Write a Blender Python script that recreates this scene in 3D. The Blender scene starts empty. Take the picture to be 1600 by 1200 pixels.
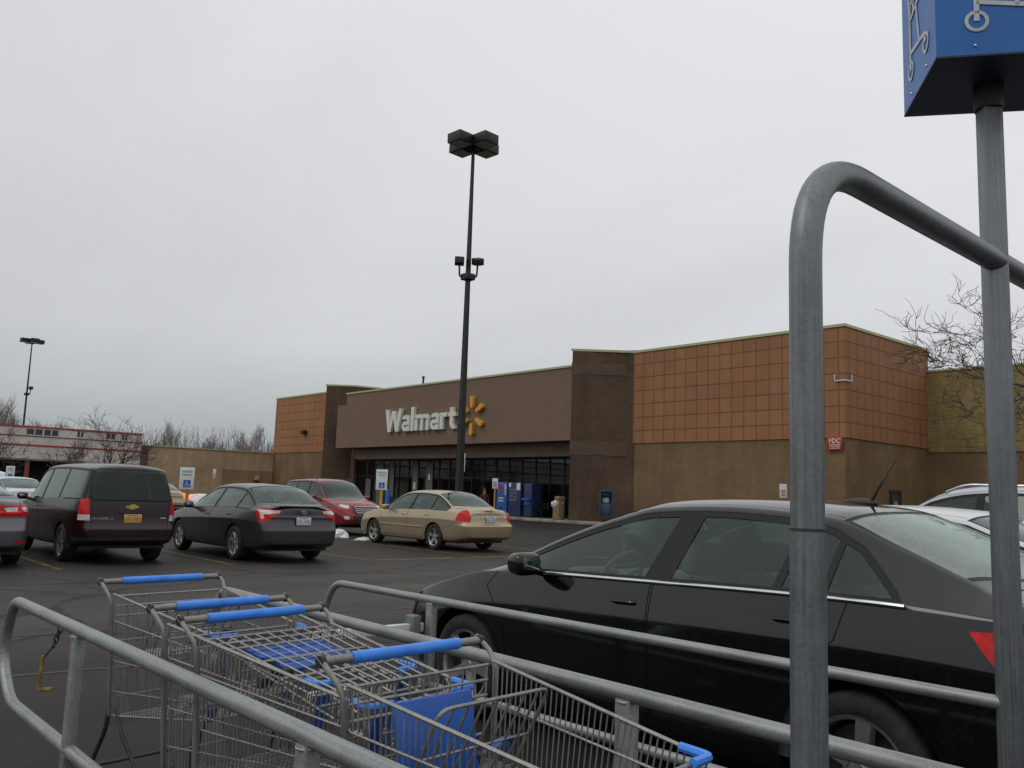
import bpy, bmesh, math, random
import numpy as np
from mathutils import Vector, Matrix, noise
PI = math.pi
R = math.radians
scene = bpy.context.scene
COL = scene.collection

# ---------------------------------------------------------------- camera
F0, PITCH, ROLL, YAW, CAMZ = 1356.5, R(7.2745), R(2.004), R(48.95), 1.44
fwd = Vector((-math.sin(YAW) * math.cos(PITCH), math.cos(YAW) * math.cos(PITCH), math.sin(PITCH)))
r0 = Vector((math.cos(YAW), math.sin(YAW), 0))
u0 = r0.cross(fwd)
rr = math.cos(ROLL) * r0 + math.sin(ROLL) * u0
uu = -math.sin(ROLL) * r0 + math.cos(ROLL) * u0
cam_data = bpy.data.cameras.new('camera')
cam = bpy.data.objects.new('camera', cam_data)
COL.objects.link(cam)
M = Matrix(((rr.x, uu.x, -fwd.x, 0), (rr.y, uu.y, -fwd.y, 0), (rr.z, uu.z, -fwd.z, CAMZ), (0, 0, 0, 1)))
cam.matrix_world = M
cam_data.sensor_width = 36
cam_data.lens = 36 * F0 / 1600
cam_data.clip_start = 0.05
cam_data.clip_end = 3000
scene.camera = cam
scene.view_settings.view_transform = 'Standard'
scene.view_settings.look = 'None'
scene.view_settings.exposure = 0
scene.view_settings.gamma = 1


# ---------------------------------------------------------------- materials
MATS = {}


class NT:
    def __init__(s, nt):
        s.nt = nt

    def n(s, typ, ins=None, **kw):
        nd = s.nt.nodes.new(typ)
        for k, v in kw.items():
            setattr(nd, k, v)
        for k, v in (ins or {}).items():
            if isinstance(v, tuple) and len(v) == 2 and hasattr(v[0], 'outputs'):
                s.nt.links.new(v[0].outputs[v[1]], nd.inputs[k])
            elif hasattr(v, 'outputs'):
                s.nt.links.new(v.outputs[0], nd.inputs[k])
            else:
                nd.inputs[k].default_value = v
        return nd

    def ramp(s, fac, stops):
        nd = s.nt.nodes.new('ShaderNodeValToRGB')
        el = nd.color_ramp.elements
        while len(el) > 1:
            el.remove(el[-1])
        for i, (p, c) in enumerate(stops):
            e = el[0] if i == 0 else el.new(p)
            e.position = p
            e.color = (c, c, c, 1) if isinstance(c, (int, float)) else (*c, 1)
        s.nt.links.new(fac.outputs[0] if hasattr(fac, 'outputs') else fac[0].outputs[fac[1]], nd.inputs[0])
        return nd


def newmat(name):
    m = bpy.data.materials.new(name)
    m.use_nodes = True
    nt = m.node_tree
    nt.nodes.clear()
    MATS[name] = m
    g = NT(nt)
    out = g.n('ShaderNodeOutputMaterial')
    return m, g, out


def c4(c):
    return (*c, 1)


def mat(name, col, rough=.6, metal=0, var=.12, scale=8, bump=0, bscale=60, coat=0, spec=.5, aniso=0, stretch=None, emit=0, col2=None):
    """plain surface with noise variation in colour and roughness and a fine bump"""
    if name in MATS:
        return MATS[name]
    m, g, out = newmat(name)
    tc = g.n('ShaderNodeTexCoord')
    vec = (tc, 'Object')
    if stretch:
        mp = g.n('ShaderNodeMapping', {'Vector': vec, 'Scale': stretch})
        vec = mp
    nz = g.n('ShaderNodeTexNoise', {'Vector': vec, 'Scale': scale, 'Detail': 6, 'Roughness': .6})
    c2 = col2 or tuple(x * (1 - 2.2 * var) for x in col)
    cr = g.ramp(nz, [(.35, c2), (.65, tuple(min(1, x * (1 + var)) for x in col))])
    b = g.n('ShaderNodeBsdfPrincipled', {'Base Color': cr, 'Metallic': metal, 'Coat Weight': coat, 'Coat Roughness': .04, 'Specular IOR Level': spec})
    rg = g.n('ShaderNodeMapRange', {'Value': nz, 'To Min': max(0, rough - .08), 'To Max': min(1, rough + .08)})
    g.nt.links.new(rg.outputs[0], b.inputs['Roughness'])
    if bump:
        n2 = g.n('ShaderNodeTexNoise', {'Vector': vec, 'Scale': bscale, 'Detail': 4})
        bp = g.n('ShaderNodeBump', {'Strength': bump, 'Distance': .01, 'Height': n2})
        g.nt.links.new(bp.outputs[0], b.inputs['Normal'])
    if emit:
        b.inputs['Emission Color'].default_value = c4(col)
        b.inputs['Emission Strength'].default_value = emit
    g.nt.links.new(b.outputs[0], out.inputs[0])
    return m


def paint(name, col, metal=.3, rough=.32, dirt=(.12, .11, .10), dk=.5, coat=.45):
    """car paint: clear coat, road dirt thicker low on the body"""
    m, g, out = newmat(name)
    tc = g.n('ShaderNodeTexCoord')
    nz = g.n('ShaderNodeTexNoise', {'Vector': (tc, 'Object'), 'Scale': 5, 'Detail': 8, 'Roughness': .65})
    sp = g.n('ShaderNodeSeparateXYZ', {'Vector': (tc, 'Object')})
    low = g.n('ShaderNodeMapRange', {'Value': (sp, 2), 'From Min': .25, 'From Max': .75, 'To Min': .42 * dk, 'To Max': .05 * dk})
    mul = g.n('ShaderNodeMath', {0: low, 1: nz}, operation='MULTIPLY')
    mx = g.n('ShaderNodeMix', {'Factor': mul, 6: c4(col), 7: c4(dirt)}, data_type='RGBA')
    b = g.n('ShaderNodeBsdfPrincipled', {'Base Color': (mx, 2), 'Metallic': metal, 'Coat Weight': .7, 'Coat Roughness': .03})
    rg = g.n('ShaderNodeMapRange', {'Value': mul, 'To Min': rough, 'To Max': .8, 'From Max': .5})
    g.nt.links.new(rg.outputs[0], b.inputs['Roughness'])
    cw = g.n('ShaderNodeMapRange', {'Value': mul, 'To Min': coat, 'To Max': .0, 'From Max': .3})
    g.nt.links.new(cw.outputs[0], b.inputs['Coat Weight'])
    n3 = g.n('ShaderNodeTexNoise', {'Vector': (tc, 'Object'), 'Scale': 2.5, 'Detail': 2})
    bp = g.n('ShaderNodeBump', {'Strength': .03, 'Distance': .05, 'Height': n3})
    g.nt.links.new(bp.outputs[0], b.inputs['Normal'])
    g.nt.links.new(b.outputs[0], out.inputs[0])
    return m


def glassmat(name, tint, ior=1.5, rough=.01, dust=.06, dustcol=(.35, .37, .36)):
    m, g, out = newmat(name)
    tc = g.n('ShaderNodeTexCoord')
    nz = g.n('ShaderNodeTexNoise', {'Vector': (tc, 'Object'), 'Scale': 4, 'Detail': 7, 'Roughness': .7})
    fr = g.n('ShaderNodeFresnel', {'IOR': ior})
    f2 = g.n('ShaderNodeMath', {0: fr, 1: 1.35}, operation='MULTIPLY', use_clamp=True)
    tr = g.n('ShaderNodeBsdfTransparent', {'Color': c4(tint)})
    gl = g.n('ShaderNodeBsdfGlossy', {'Color': (.82, .98, .92, 1), 'Roughness': rough})
    mx = g.n('ShaderNodeMixShader', {0: f2, 1: tr, 2: gl})
    df = g.n('ShaderNodeBsdfDiffuse', {'Color': c4(dustcol)})
    dm = g.n('ShaderNodeMapRange', {'Value': nz, 'From Min': .3, 'From Max': .8, 'To Min': dust * .3, 'To Max': dust * 1.8})
    m2 = g.n('ShaderNodeMixShader', {0: dm, 1: mx, 2: df})
    g.nt.links.new(m2.outputs[0], out.inputs[0])
    return m


def steel(name, col, rough=.42, metal=.75, ax=2):
    """galvanised pipe: spangle, drawn streaks, dull patches"""
    m, g, out = newmat(name)
    tc = g.n('ShaderNodeTexCoord')
    v = g.n('ShaderNodeTexVoronoi', {'Vector': (tc, 'Object'), 'Scale': 90})
    nz = g.n('ShaderNodeTexNoise', {'Vector': (tc, 'Object'), 'Scale': 5, 'Detail': 8, 'Roughness': .7})
    mp = g.n('ShaderNodeMapping', {'Vector': (tc, 'Object'), 'Scale': tuple(1.6 if i == ax else 75 for i in range(3))})
    st = g.n('ShaderNodeTexNoise', {'Vector': mp, 'Scale': 1.6, 'Detail': 5, 'Roughness': .6})
    a = g.n('ShaderNodeMath', {0: nz, 1: .40}, operation='MULTIPLY')
    a2 = g.n('ShaderNodeMath', {0: st, 1: .54}, operation='MULTIPLY')
    a3 = g.n('ShaderNodeMath', {0: a, 1: a2}, operation='ADD')
    a4 = g.n('ShaderNodeMath', {0: v, 1: .12}, operation='MULTIPLY')
    a5 = g.n('ShaderNodeMath', {0: a3, 1: a4}, operation='ADD')
    cr = g.ramp(a5, [(.3, tuple(x * .55 for x in col)), (.5, col), (.66, tuple(min(1, x * 1.35) for x in col))])
    rn = g.n('ShaderNodeTexNoise', {'Vector': (tc, 'Object'), 'Scale': 11, 'Detail': 8, 'Roughness': .75})
    rs = g.ramp(rn, [(.66, 0.0), (.74, .75)])
    rmx = g.n('ShaderNodeMix', {'Factor': rs, 6: cr, 7: (.10, .055, .03, 1)}, data_type='RGBA')
    mt = g.n('ShaderNodeMapRange', {'Value': rs, 'To Min': metal, 'To Max': .1})
    b = g.n('ShaderNodeBsdfPrincipled', {'Base Color': (rmx, 2), 'Metallic': mt})
    rg = g.n('ShaderNodeMapRange', {'Value': a5, 'From Min': .3, 'From Max': .7, 'To Min': rough - .12, 'To Max': rough + .15})
    g.nt.links.new(rg.outputs[0], b.inputs['Roughness'])
    bp = g.n('ShaderNodeBump', {'Strength': .15, 'Distance': .002, 'Height': a5})
    g.nt.links.new(bp.outputs[0], b.inputs['Normal'])
    g.nt.links.new(b.outputs[0], out.inputs[0])
    return m


def blockmat(name, col, bw, bh, mort=.012, mcol=None, var=.14, rough=.85, bump=.5, offset=.5, grain=40, grains=.5, stain=.25):
    """masonry or panel wall; wall runs along x or y, courses along z"""
    m, g, out = newmat(name)
    tc = g.n('ShaderNodeTexCoord')
    sp = g.n('ShaderNodeSeparateXYZ', {'Vector': (tc, 'Object')})
    ad = g.n('ShaderNodeMath', {0: (sp, 0), 1: (sp, 1)}, operation='ADD')
    cb = g.n('ShaderNodeCombineXYZ', {0: ad, 1: (sp, 2)})
    bk = g.n('ShaderNodeTexBrick', {'Vector': cb, 'Color1': c4(tuple(x * (1 - var) for x in col)), 'Color2': c4(tuple(min(1, x * (1 + var)) for x in col)),
             'Mortar': c4(mcol or tuple(x * .55 for x in col)), 'Scale': 1, 'Mortar Size': mort, 'Mortar Smooth': .2, 'Bias': 0, 'Brick Width': bw, 'Row Height': bh})
    bk.offset = offset
    n1 = g.n('ShaderNodeTexNoise', {'Vector': (tc, 'Object'), 'Scale': grain, 'Detail': 5, 'Roughness': .7})
    n2 = g.n('ShaderNodeTexNoise', {'Vector': (tc, 'Object'), 'Scale': .5, 'Detail': 6, 'Roughness': .6})
    mp = g.n('ShaderNodeMapping', {'Vector': (tc, 'Object'), 'Scale': (1.2, 1.2, .12)})
    n3 = g.n('ShaderNodeTexNoise', {'Vector': mp, 'Scale': 1.5, 'Detail': 6, 'Roughness': .65})
    s1 = g.n('ShaderNodeMapRange', {'Value': n2, 'From Min': .3, 'From Max': .7, 'To Min': 1 - stain, 'To Max': 1 + stain * .4})
    s2 = g.n('ShaderNodeMapRange', {'Value': n3, 'From Min': .35, 'From Max': .7, 'To Min': 1 - stain * .7, 'To Max': 1.05})
    s3 = g.n('ShaderNodeMapRange', {'Value': n1, 'From Min': .3, 'From Max': .7, 'To Min': 1 - grains * .35, 'To Max': 1 + grains * .3})
    f = g.n('ShaderNodeMath', {0: s1, 1: s2}, operation='MULTIPLY')
    f = g.n('ShaderNodeMath', {0: f, 1: s3}, operation='MULTIPLY')
    vm = g.n('ShaderNodeVectorMath', {0: bk, 'Scale': f}, operation='SCALE')
    b = g.n('ShaderNodeBsdfPrincipled', {'Base Color': vm, 'Roughness': rough, 'Specular IOR Level': .3})
    hm = g.n('ShaderNodeMath', {0: (bk, 1), 1: -1.0}, operation='MULTIPLY')
    h2 = g.n('ShaderNodeMath', {0: n1, 1: grains}, operation='MULTIPLY')
    h3 = g.n('ShaderNodeMath', {0: hm, 1: h2}, operation='ADD')
    bp = g.n('ShaderNodeBump', {'Strength': bump, 'Distance': .03, 'Height': h3})
    g.nt.links.new(bp.outputs[0], b.inputs['Normal'])
    g.nt.links.new(b.outputs[0], out.inputs[0])
    return m


def asphaltmat():
    m, g, out = newmat('asphalt')
    tc = g.n('ShaderNodeTexCoord')
    P = (tc, 'Object')
    fine = g.n('ShaderNodeTexNoise', {'Vector': P, 'Scale': 55, 'Detail': 6, 'Roughness': .75})
    agg = g.n('ShaderNodeTexVoronoi', {'Vector': P, 'Scale': 70})
    big = g.n('ShaderNodeTexNoise', {'Vector': P, 'Scale': .22, 'Detail': 7, 'Roughness': .6})
    mid = g.n('ShaderNodeTexNoise', {'Vector': P, 'Scale': 1.3, 'Detail': 8, 'Roughness': .65})
    # long wheel-worn bands along y (aisle) and tar seams
    mp = g.n('ShaderNodeMapping', {'Vector': P, 'Scale': (.9, .05, 1)})
    band = g.n('ShaderNodeTexNoise', {'Vector': mp, 'Scale': .8, 'Detail': 3})
    wv = g.n('ShaderNodeTexNoise', {'Vector': P, 'Scale': .5, 'Detail': 5})
    wvs = g.n('ShaderNodeVectorMath', {0: (wv, 1), 'Scale': 1.6}, operation='SCALE')
    pv = g.n('ShaderNodeVectorMath', {0: P, 1: wvs}, operation='ADD')
    ck = g.n('ShaderNodeTexVoronoi', {'Vector': pv, 'Scale': .16}, feature='DISTANCE_TO_EDGE')
    crack = g.ramp(ck, [(.0, 0.0), (.006, .15), (.011, 1.0)])
    s1 = g.n('ShaderNodeMapRange', {'Value': big, 'From Min': .3, 'From Max': .7, 'To Min': .6, 'To Max': 1.45})
    s2 = g.n('ShaderNodeMapRange', {'Value': mid, 'From Min': .3, 'From Max': .7, 'To Min': .84, 'To Max': 1.14})
    s3 = g.n('ShaderNodeMapRange', {'Value': fine, 'From Min': .3, 'From Max': .7, 'To Min': .7, 'To Max': 1.3})
    s4 = g.n('ShaderNodeMapRange', {'Value': band, 'From Min': .35, 'From Max': .65, 'To Min': .8, 'To Max': 1.15})
    f = g.n('ShaderNodeMath', {0: s1, 1: s2}, operation='MULTIPLY')
    f = g.n('ShaderNodeMath', {0: f, 1: s3}, operation='MULTIPLY')
    f = g.n('ShaderNodeMath', {0: f, 1: s4}, operation='MULTIPLY')
    cm = g.n('ShaderNodeMapRange', {'Value': crack, 'To Min': .45, 'To Max': 1})
    f = g.n('ShaderNodeMath', {0: f, 1: cm}, operation='MULTIPLY')
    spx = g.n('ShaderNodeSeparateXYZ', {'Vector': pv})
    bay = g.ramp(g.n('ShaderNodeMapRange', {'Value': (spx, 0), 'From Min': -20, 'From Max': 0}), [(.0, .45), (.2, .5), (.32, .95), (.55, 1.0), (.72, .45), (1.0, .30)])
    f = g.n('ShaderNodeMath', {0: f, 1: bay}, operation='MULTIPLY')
    f = g.n('ShaderNodeMath', {0: f, 1: 2.6}, operation='MULTIPLY')
    # oil drips
    od = g.n('ShaderNodeTexNoise', {'Vector': P, 'Scale': 1.9, 'Detail': 2})
    oil = g.ramp(od, [(.66, 1.0), (.74, .55)])
    f = g.n('ShaderNodeMath', {0: f, 1: oil}, operation='MULTIPLY')
    vm = g.n('ShaderNodeVectorMath', {0: (.021, .0190, .0168), 'Scale': f}, operation='SCALE')
    # pale grit flecks
    fl = g.n('ShaderNodeTexVoronoi', {'Vector': P, 'Scale': 14})
    fr = g.ramp(fl, [(.0, .55), (.05, .0)])
    mx = g.n('ShaderNodeMix', {'Factor': fr, 6: vm, 7: (.09, .086, .08, 1)}, data_type='RGBA')
    b = g.n('ShaderNodeBsdfPrincipled', {'Base Color': (mx, 2), 'Specular IOR Level': .16})
    rg = g.n('ShaderNodeMapRange', {'Value': big, 'From Min': .3, 'From Max': .7, 'To Min': .5, 'To Max': .8})
    g.nt.links.new(rg.outputs[0], b.inputs['Roughness'])
    h = g.n('ShaderNodeMath', {0: agg, 1: fine}, operation='ADD')
    h2 = g.n('ShaderNodeMath', {0: crack, 1: 2}, operation='MULTIPLY')
    h3 = g.n('ShaderNodeMath', {0: h, 1: h2}, operation='ADD')
    bp = g.n('ShaderNodeBump', {'Strength': .45, 'Distance': .008, 'Height': h3})
    g.nt.links.new(bp.outputs[0], b.inputs['Normal'])
    g.nt.links.new(b.outputs[0], out.inputs[0])
    return m


def wornline(name, col, keep=.5, alpha=.9):
    """worn traffic paint: alpha broken by noise so that asphalt shows through"""
    m, g, out = newmat(name)
    tc = g.n('ShaderNodeTexCoord')
    n = g.n('ShaderNodeTexNoise', {'Vector': (tc, 'Object'), 'Scale': 3.5, 'Detail': 10, 'Roughness': .8})
    cr = g.ramp(n, [(keep - .12, 0.0), (keep + .12, alpha)])
    b = g.n('ShaderNodeBsdfPrincipled', {'Base Color': c4(col), 'Roughness': .8})
    t = g.n('ShaderNodeBsdfTransparent')
    mx = g.n('ShaderNodeMixShader', {0: cr, 1: t, 2: b})
    g.nt.links.new(mx.outputs[0], out.inputs[0])
    return m


# ---------------------------------------------------------------- object helpers
def setp(o, label=None, cat=None, group=None, kind=None, category=None):
    cat = cat or category
    for k, v in (('label', label), ('category', cat), ('group', group), ('kind', kind)):
        if v:
            o[k] = v
    return o


def empty(name, loc=(0, 0, 0), rz=0, label=None, cat=None, group=None):
    o = bpy.data.objects.new(name, None)
    COL.objects.link(o)
    o.location = loc
    o.rotation_euler = (0, 0, rz)
    o.empty_display_size = .2
    return setp(o, label, cat, group)


def fr_axes(d):
    d = d.normalized()
    a = Vector((0, 0, 1)) if abs(d.z) < .9 else Vector((1, 0, 0))
    x = d.cross(a).normalized()
    return x, d.cross(x).normalized()


class MB:
    """mesh builder"""

    def __init__(s):
        s.v, s.f, s.sm, s.mi = [], [], [], []
        s.m = 0

    def add(s, vs, fs, smooth=False):
        b = len(s.v)
        s.v += [tuple(v) for v in vs]
        for f in fs:
            s.f.append([b + i for i in f])
            s.sm.append(smooth)
            s.mi.append(s.m)
        return s

    def box(s, x0, x1, y0, y1, z0, z1, M=None):
        vs = [Vector((x, y, z)) for z in (z0, z1) for y in (y0, y1) for x in (x0, x1)]
        if M:
            vs = [M @ v for v in vs]
        return s.add(vs, [(0, 2, 3, 1), (4, 5, 7, 6), (0, 1, 5, 4), (2, 6, 7, 3), (0, 4, 6, 2), (1, 3, 7, 5)])

    def bbox(s, x0, x1, y0, y1, z0, z1, b=.01, M=None):
        """bevelled box"""
        bm = bmesh.new()
        bmesh.ops.create_cube(bm, size=1)
        for v in bm.verts:
            v.co = Vector((x0 + (v.co.x + .5) * (x1 - x0), y0 + (v.co.y + .5) * (y1 - y0), z0 + (v.co.z + .5) * (z1 - z0)))
        bmesh.ops.bevel(bm, geom=list(bm.edges), offset=b, segments=2 if b < .03 else 4, affect='EDGES', profile=.5)
        vs = [(M @ v.co if M else v.co.copy()) for v in bm.verts]
        fs = [[v.index for v in f.verts] for f in bm.faces]
        bm.verts.index_update()
        fs = [[v.index for v in f.verts] for f in bm.faces]
        bm.free()
        return s.add(vs, fs, True)

    def tube(s, pts, r, n=8, cap=True, closed=False, smooth=True, twist=0):
        pts = [Vector(p) for p in pts]
        rs = r if isinstance(r, (list, tuple)) else [r] * len(pts)
        L = len(pts)
        vs = []
        pu = None
        for i, p in enumerate(pts):
            if closed:
                d = pts[(i + 1) % L] - pts[i - 1]
            else:
                d = pts[min(i + 1, L - 1)] - pts[max(i - 1, 0)]
            if d.length < 1e-9:
                d = Vector((0, 0, 1))
            d.normalize()
            if pu is None:
                x, y = fr_axes(d)
            else:
                x = (pu - d * pu.dot(d))
                if x.length < 1e-6:
                    x, y = fr_axes(d)
                x.normalize()
                y = d.cross(x)
            pu = x
            for k in range(n):
                a = 2 * PI * k / n + twist
                vs.append(p + (x * math.cos(a) + y * math.sin(a)) * rs[i])
        fs = []
        for i in range(L - (0 if closed else 1)):
            for k in range(n):
                a, b = i * n + k, i * n + (k + 1) % n
                c, d = ((i + 1) % L) * n + (k + 1) % n, ((i + 1) % L) * n + k
                fs.append((a, b, c, d))
        s.add(vs, fs, smooth)
        if cap and not closed:
            s.add([vs[k] for k in range(n)], [tuple(range(n))[::-1]])
            s.add([vs[(L - 1) * n + k] for k in range(n)], [tuple(range(n))])
        return s

    def prism(s, poly, z0, z1, smooth=False, M=None):
        n = len(poly)
        vs = [Vector((p[0], p[1], z0)) for p in poly] + [Vector((p[0], p[1], z1)) for p in poly]
        if M:
            vs = [M @ v for v in vs]
        fs = [tuple(range(n))[::-1], tuple(range(n, 2 * n))]
        s.add(vs, fs)
        s.add(vs, [(i, (i + 1) % n, n + (i + 1) % n, n + i) for i in range(n)], smooth)
        return s

    def lathe(s, prof, n=32, M=None, smooth=True):
        """profile (r, h) about z"""
        vs = []
        for (r, h) in prof:
            for k in range(n):
                a = 2 * PI * k / n
                v = Vector((r * math.cos(a), r * math.sin(a), h))
                vs.append(M @ v if M else v)
        fs = []
        for i in range(len(prof) - 1):
            for k in range(n):
                fs.append((i * n + k, i * n + (k + 1) % n, (i + 1) * n + (k + 1) % n, (i + 1) * n + k))
        return s.add(vs, fs, smooth)

    def ball(s, c, r, n=10, M=None):
        vs, fs = [], []
        rx, ry, rz = r if isinstance(r, (tuple, list)) else (r, r, r)
        m = n // 2 + 1
        for i in range(m + 1):
            t = PI * i / m
            for k in range(n):
                a = 2 * PI * k / n
                v = Vector((rx * math.sin(t) * math.cos(a), ry * math.sin(t) * math.sin(a), rz * math.cos(t)))
                if M:
                    v = M @ v
                vs.append(v + Vector(c))
        for i in range(m):
            for k in range(n):
                fs.append((i * n + k, (i + 1) * n + k, (i + 1) * n + (k + 1) % n, i * n + (k + 1) % n))
        return s.add(vs, fs, True)

    def build(s, name, mats, parent=None, loc=None, rot=None, **tags):
        me = bpy.data.meshes.new(name)
        me.from_pydata(s.v, [], s.f)
        mats = mats if isinstance(mats, (list, tuple)) else [mats]
        for m in mats:
            me.materials.append(m)
        me.polygons.foreach_set('use_smooth', s.sm)
        me.polygons.foreach_set('material_index', s.mi)
        me.validate()
        me.update()
        try:
            me.set_sharp_from_angle(angle=R(40))
        except Exception:
            pass
        o = bpy.data.objects.new(name, me)
        COL.objects.link(o)
        if parent:
            o.parent = parent
        if loc:
            o.location = loc
        if rot:
            o.rotation_euler = rot
        setp(o, **{k: v for k, v in tags.items()})
        return o


def copy_tree(o, parent=None, **tags):
    c = o.copy()
    COL.objects.link(c)
    if parent:
        c.parent = parent
    for ch in list(o.children):
        copy_tree(ch, c)
    setp(c, **tags)
    return c


def bend(pts, rad, n=6):
    """polyline with rounded corners"""
    pts = [Vector(p) for p in pts]
    out = [pts[0]]
    for i in range(1, len(pts) - 1):
        a, b, c = pts[i - 1], pts[i], pts[i + 1]
        d1, d2 = (a - b), (c - b)
        r = min(rad, d1.length * .49, d2.length * .49)
        p, q = b + d1.normalized() * r, b + d2.normalized() * r
        for k in range(n + 1):
            t = k / n
            out.append((1 - t) ** 2 * p + 2 * t * (1 - t) * b + t * t * q)
    out.append(pts[-1])
    return out


def text_mesh(txt, size, extrude, offset=0, sx=1.0):
    cu = bpy.data.curves.new('t', 'FONT')
    cu.body = txt
    cu.size = size
    cu.extrude = extrude
    cu.offset = offset
    cu.align_x = 'LEFT'
    cu.resolution_u = 3
    o = bpy.data.objects.new('t', cu)
    COL.objects.link(o)
    dg = bpy.context.evaluated_depsgraph_get()
    me = bpy.data.meshes.new_from_object(o.evaluated_get(dg))
    bpy.data.objects.remove(o)
    vs = [(v.co.x * sx, v.co.y, v.co.z) for v in me.vertices]
    fs = [list(p.vertices) for p in me.polygons]
    return vs, fs


def M_face(origin, xdir, zdir=(0, 0, 1)):
    """maps (x, y, z) of drawn art to a wall: x along xdir, y up, z out of the wall"""
    x = Vector(xdir).normalized()
    y = Vector(zdir).normalized()
    z = x.cross(y)
    return Matrix(((x.x, y.x, z.x, origin[0]), (x.y, y.y, z.y, origin[1]), (x.z, y.z, z.z, origin[2]), (0, 0, 0, 1)))


# shared materials
BLACKP = mat('black_plastic', (.02, .02, .021), .5, var=.2, bump=.2, bscale=200)
RUBBER = mat('rubber', (.022, .021, .02), .8, var=.3, scale=14, bump=.4, bscale=90)
CHROME = mat('chrome', (.75, .75, .76), .12, 1, var=.03)
ALLOY = mat('alloy_rim', (.42, .42, .42), .33, .8, var=.1)
SEAT = mat('seat_fabric', (.075, .078, .075), .9, var=.15, bump=.3)
INTER = mat('interior_plastic', (.06, .063, .06), .7, var=.15)
REDL = mat('red_lens', (.62, .008, .010), .22, var=.18, spec=.35, scale=30)
CLEARL = mat('clear_lens', (.6, .58, .57), .15, var=.1, coat=1)
AMBER = mat('amber_lens', (.6, .2, .03), .2, coat=1)
SEAM = mat('seam_black', (.006, .006, .006), .7, var=0)
TRIMB = mat('window_trim', (.010, .010, .011), .5, var=.1, spec=.25)
WHITE = mat('white_sheet', (.68, .69, .68), .5, var=.05)
PLATEY = mat('gold_plate', (.62, .36, .07), .45, var=.08)
PLATEW = mat('white_plate', (.6, .62, .64), .45, var=.06)
PLATED = mat('plate_ink', (.05, .06, .16), .5, var=0)
GLASS = glassmat('car_glass', (.82, .94, .89), dust=.018)
GLASSD = glassmat('privacy_glass', (.10, .10, .10), ior=1.38, dust=.03)
GLASSR = glassmat('dusty_sheen_rear_glass', (.6, .72, .67), dust=.40, dustcol=(.42, .47, .45))  # dust film, made heavier and paler to imitate the sky's reflection
GOLD = mat('gold_emblem', (.7, .48, .12), .3, .6, var=.1)
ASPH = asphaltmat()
# ================================================================ cars
def pchip(pts):
    xs = np.array([p[0] for p in pts], float)
    ys = np.array([p[1] for p in pts], float)
    h = np.diff(xs)
    d = np.diff(ys) / h
    m = np.zeros(len(xs))
    m[0], m[-1] = d[0], d[-1]
    for i in range(1, len(xs) - 1):
        if d[i - 1] * d[i] > 0:
            w1, w2 = 2 * h[i] + h[i - 1], h[i] + 2 * h[i - 1]
            m[i] = (w1 + w2) / (w1 / d[i - 1] + w2 / d[i])

    def f(x):
        x = min(max(x, xs[0]), xs[-1])
        i = min(max(int(np.searchsorted(xs, x) - 1), 0), len(h) - 1)
        t = (x - xs[i]) / h[i]
        return float((2 * t ** 3 - 3 * t * t + 1) * ys[i] + (t ** 3 - 2 * t * t + t) * h[i] * m[i] + (-2 * t ** 3 + 3 * t * t) * ys[i + 1] + (t ** 3 - t * t) * h[i] * m[i + 1])
    return f


def chaikin(P, it=2):
    for _ in range(it):
        Q = [P[0]]
        for a, b in zip(P, P[1:]):
            Q.append(tuple(a[i] * .75 + b[i] * .25 for i in range(3)))
            Q.append(tuple(a[i] * .25 + b[i] * .75 for i in range(3)))
        Q.append(P[-1])
        P = Q
    return P


def pip(p, poly):
    x, y = p
    c = False
    j = len(poly) - 1
    for i in range(len(poly)):
        xi, yi = poly[i]
        xj, yj = poly[j]
        if (yi > y) != (yj > y) and x < (xj - xi) * (y - yi) / (yj - yi) + xi:
            c = not c
        j = i
    return c


AX = {'y': (0, 2, Vector((0, 1, 0))), 'x': (1, 2, Vector((1, 0, 0))), 'z': (0, 1, Vector((0, 0, 1)))}


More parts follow.
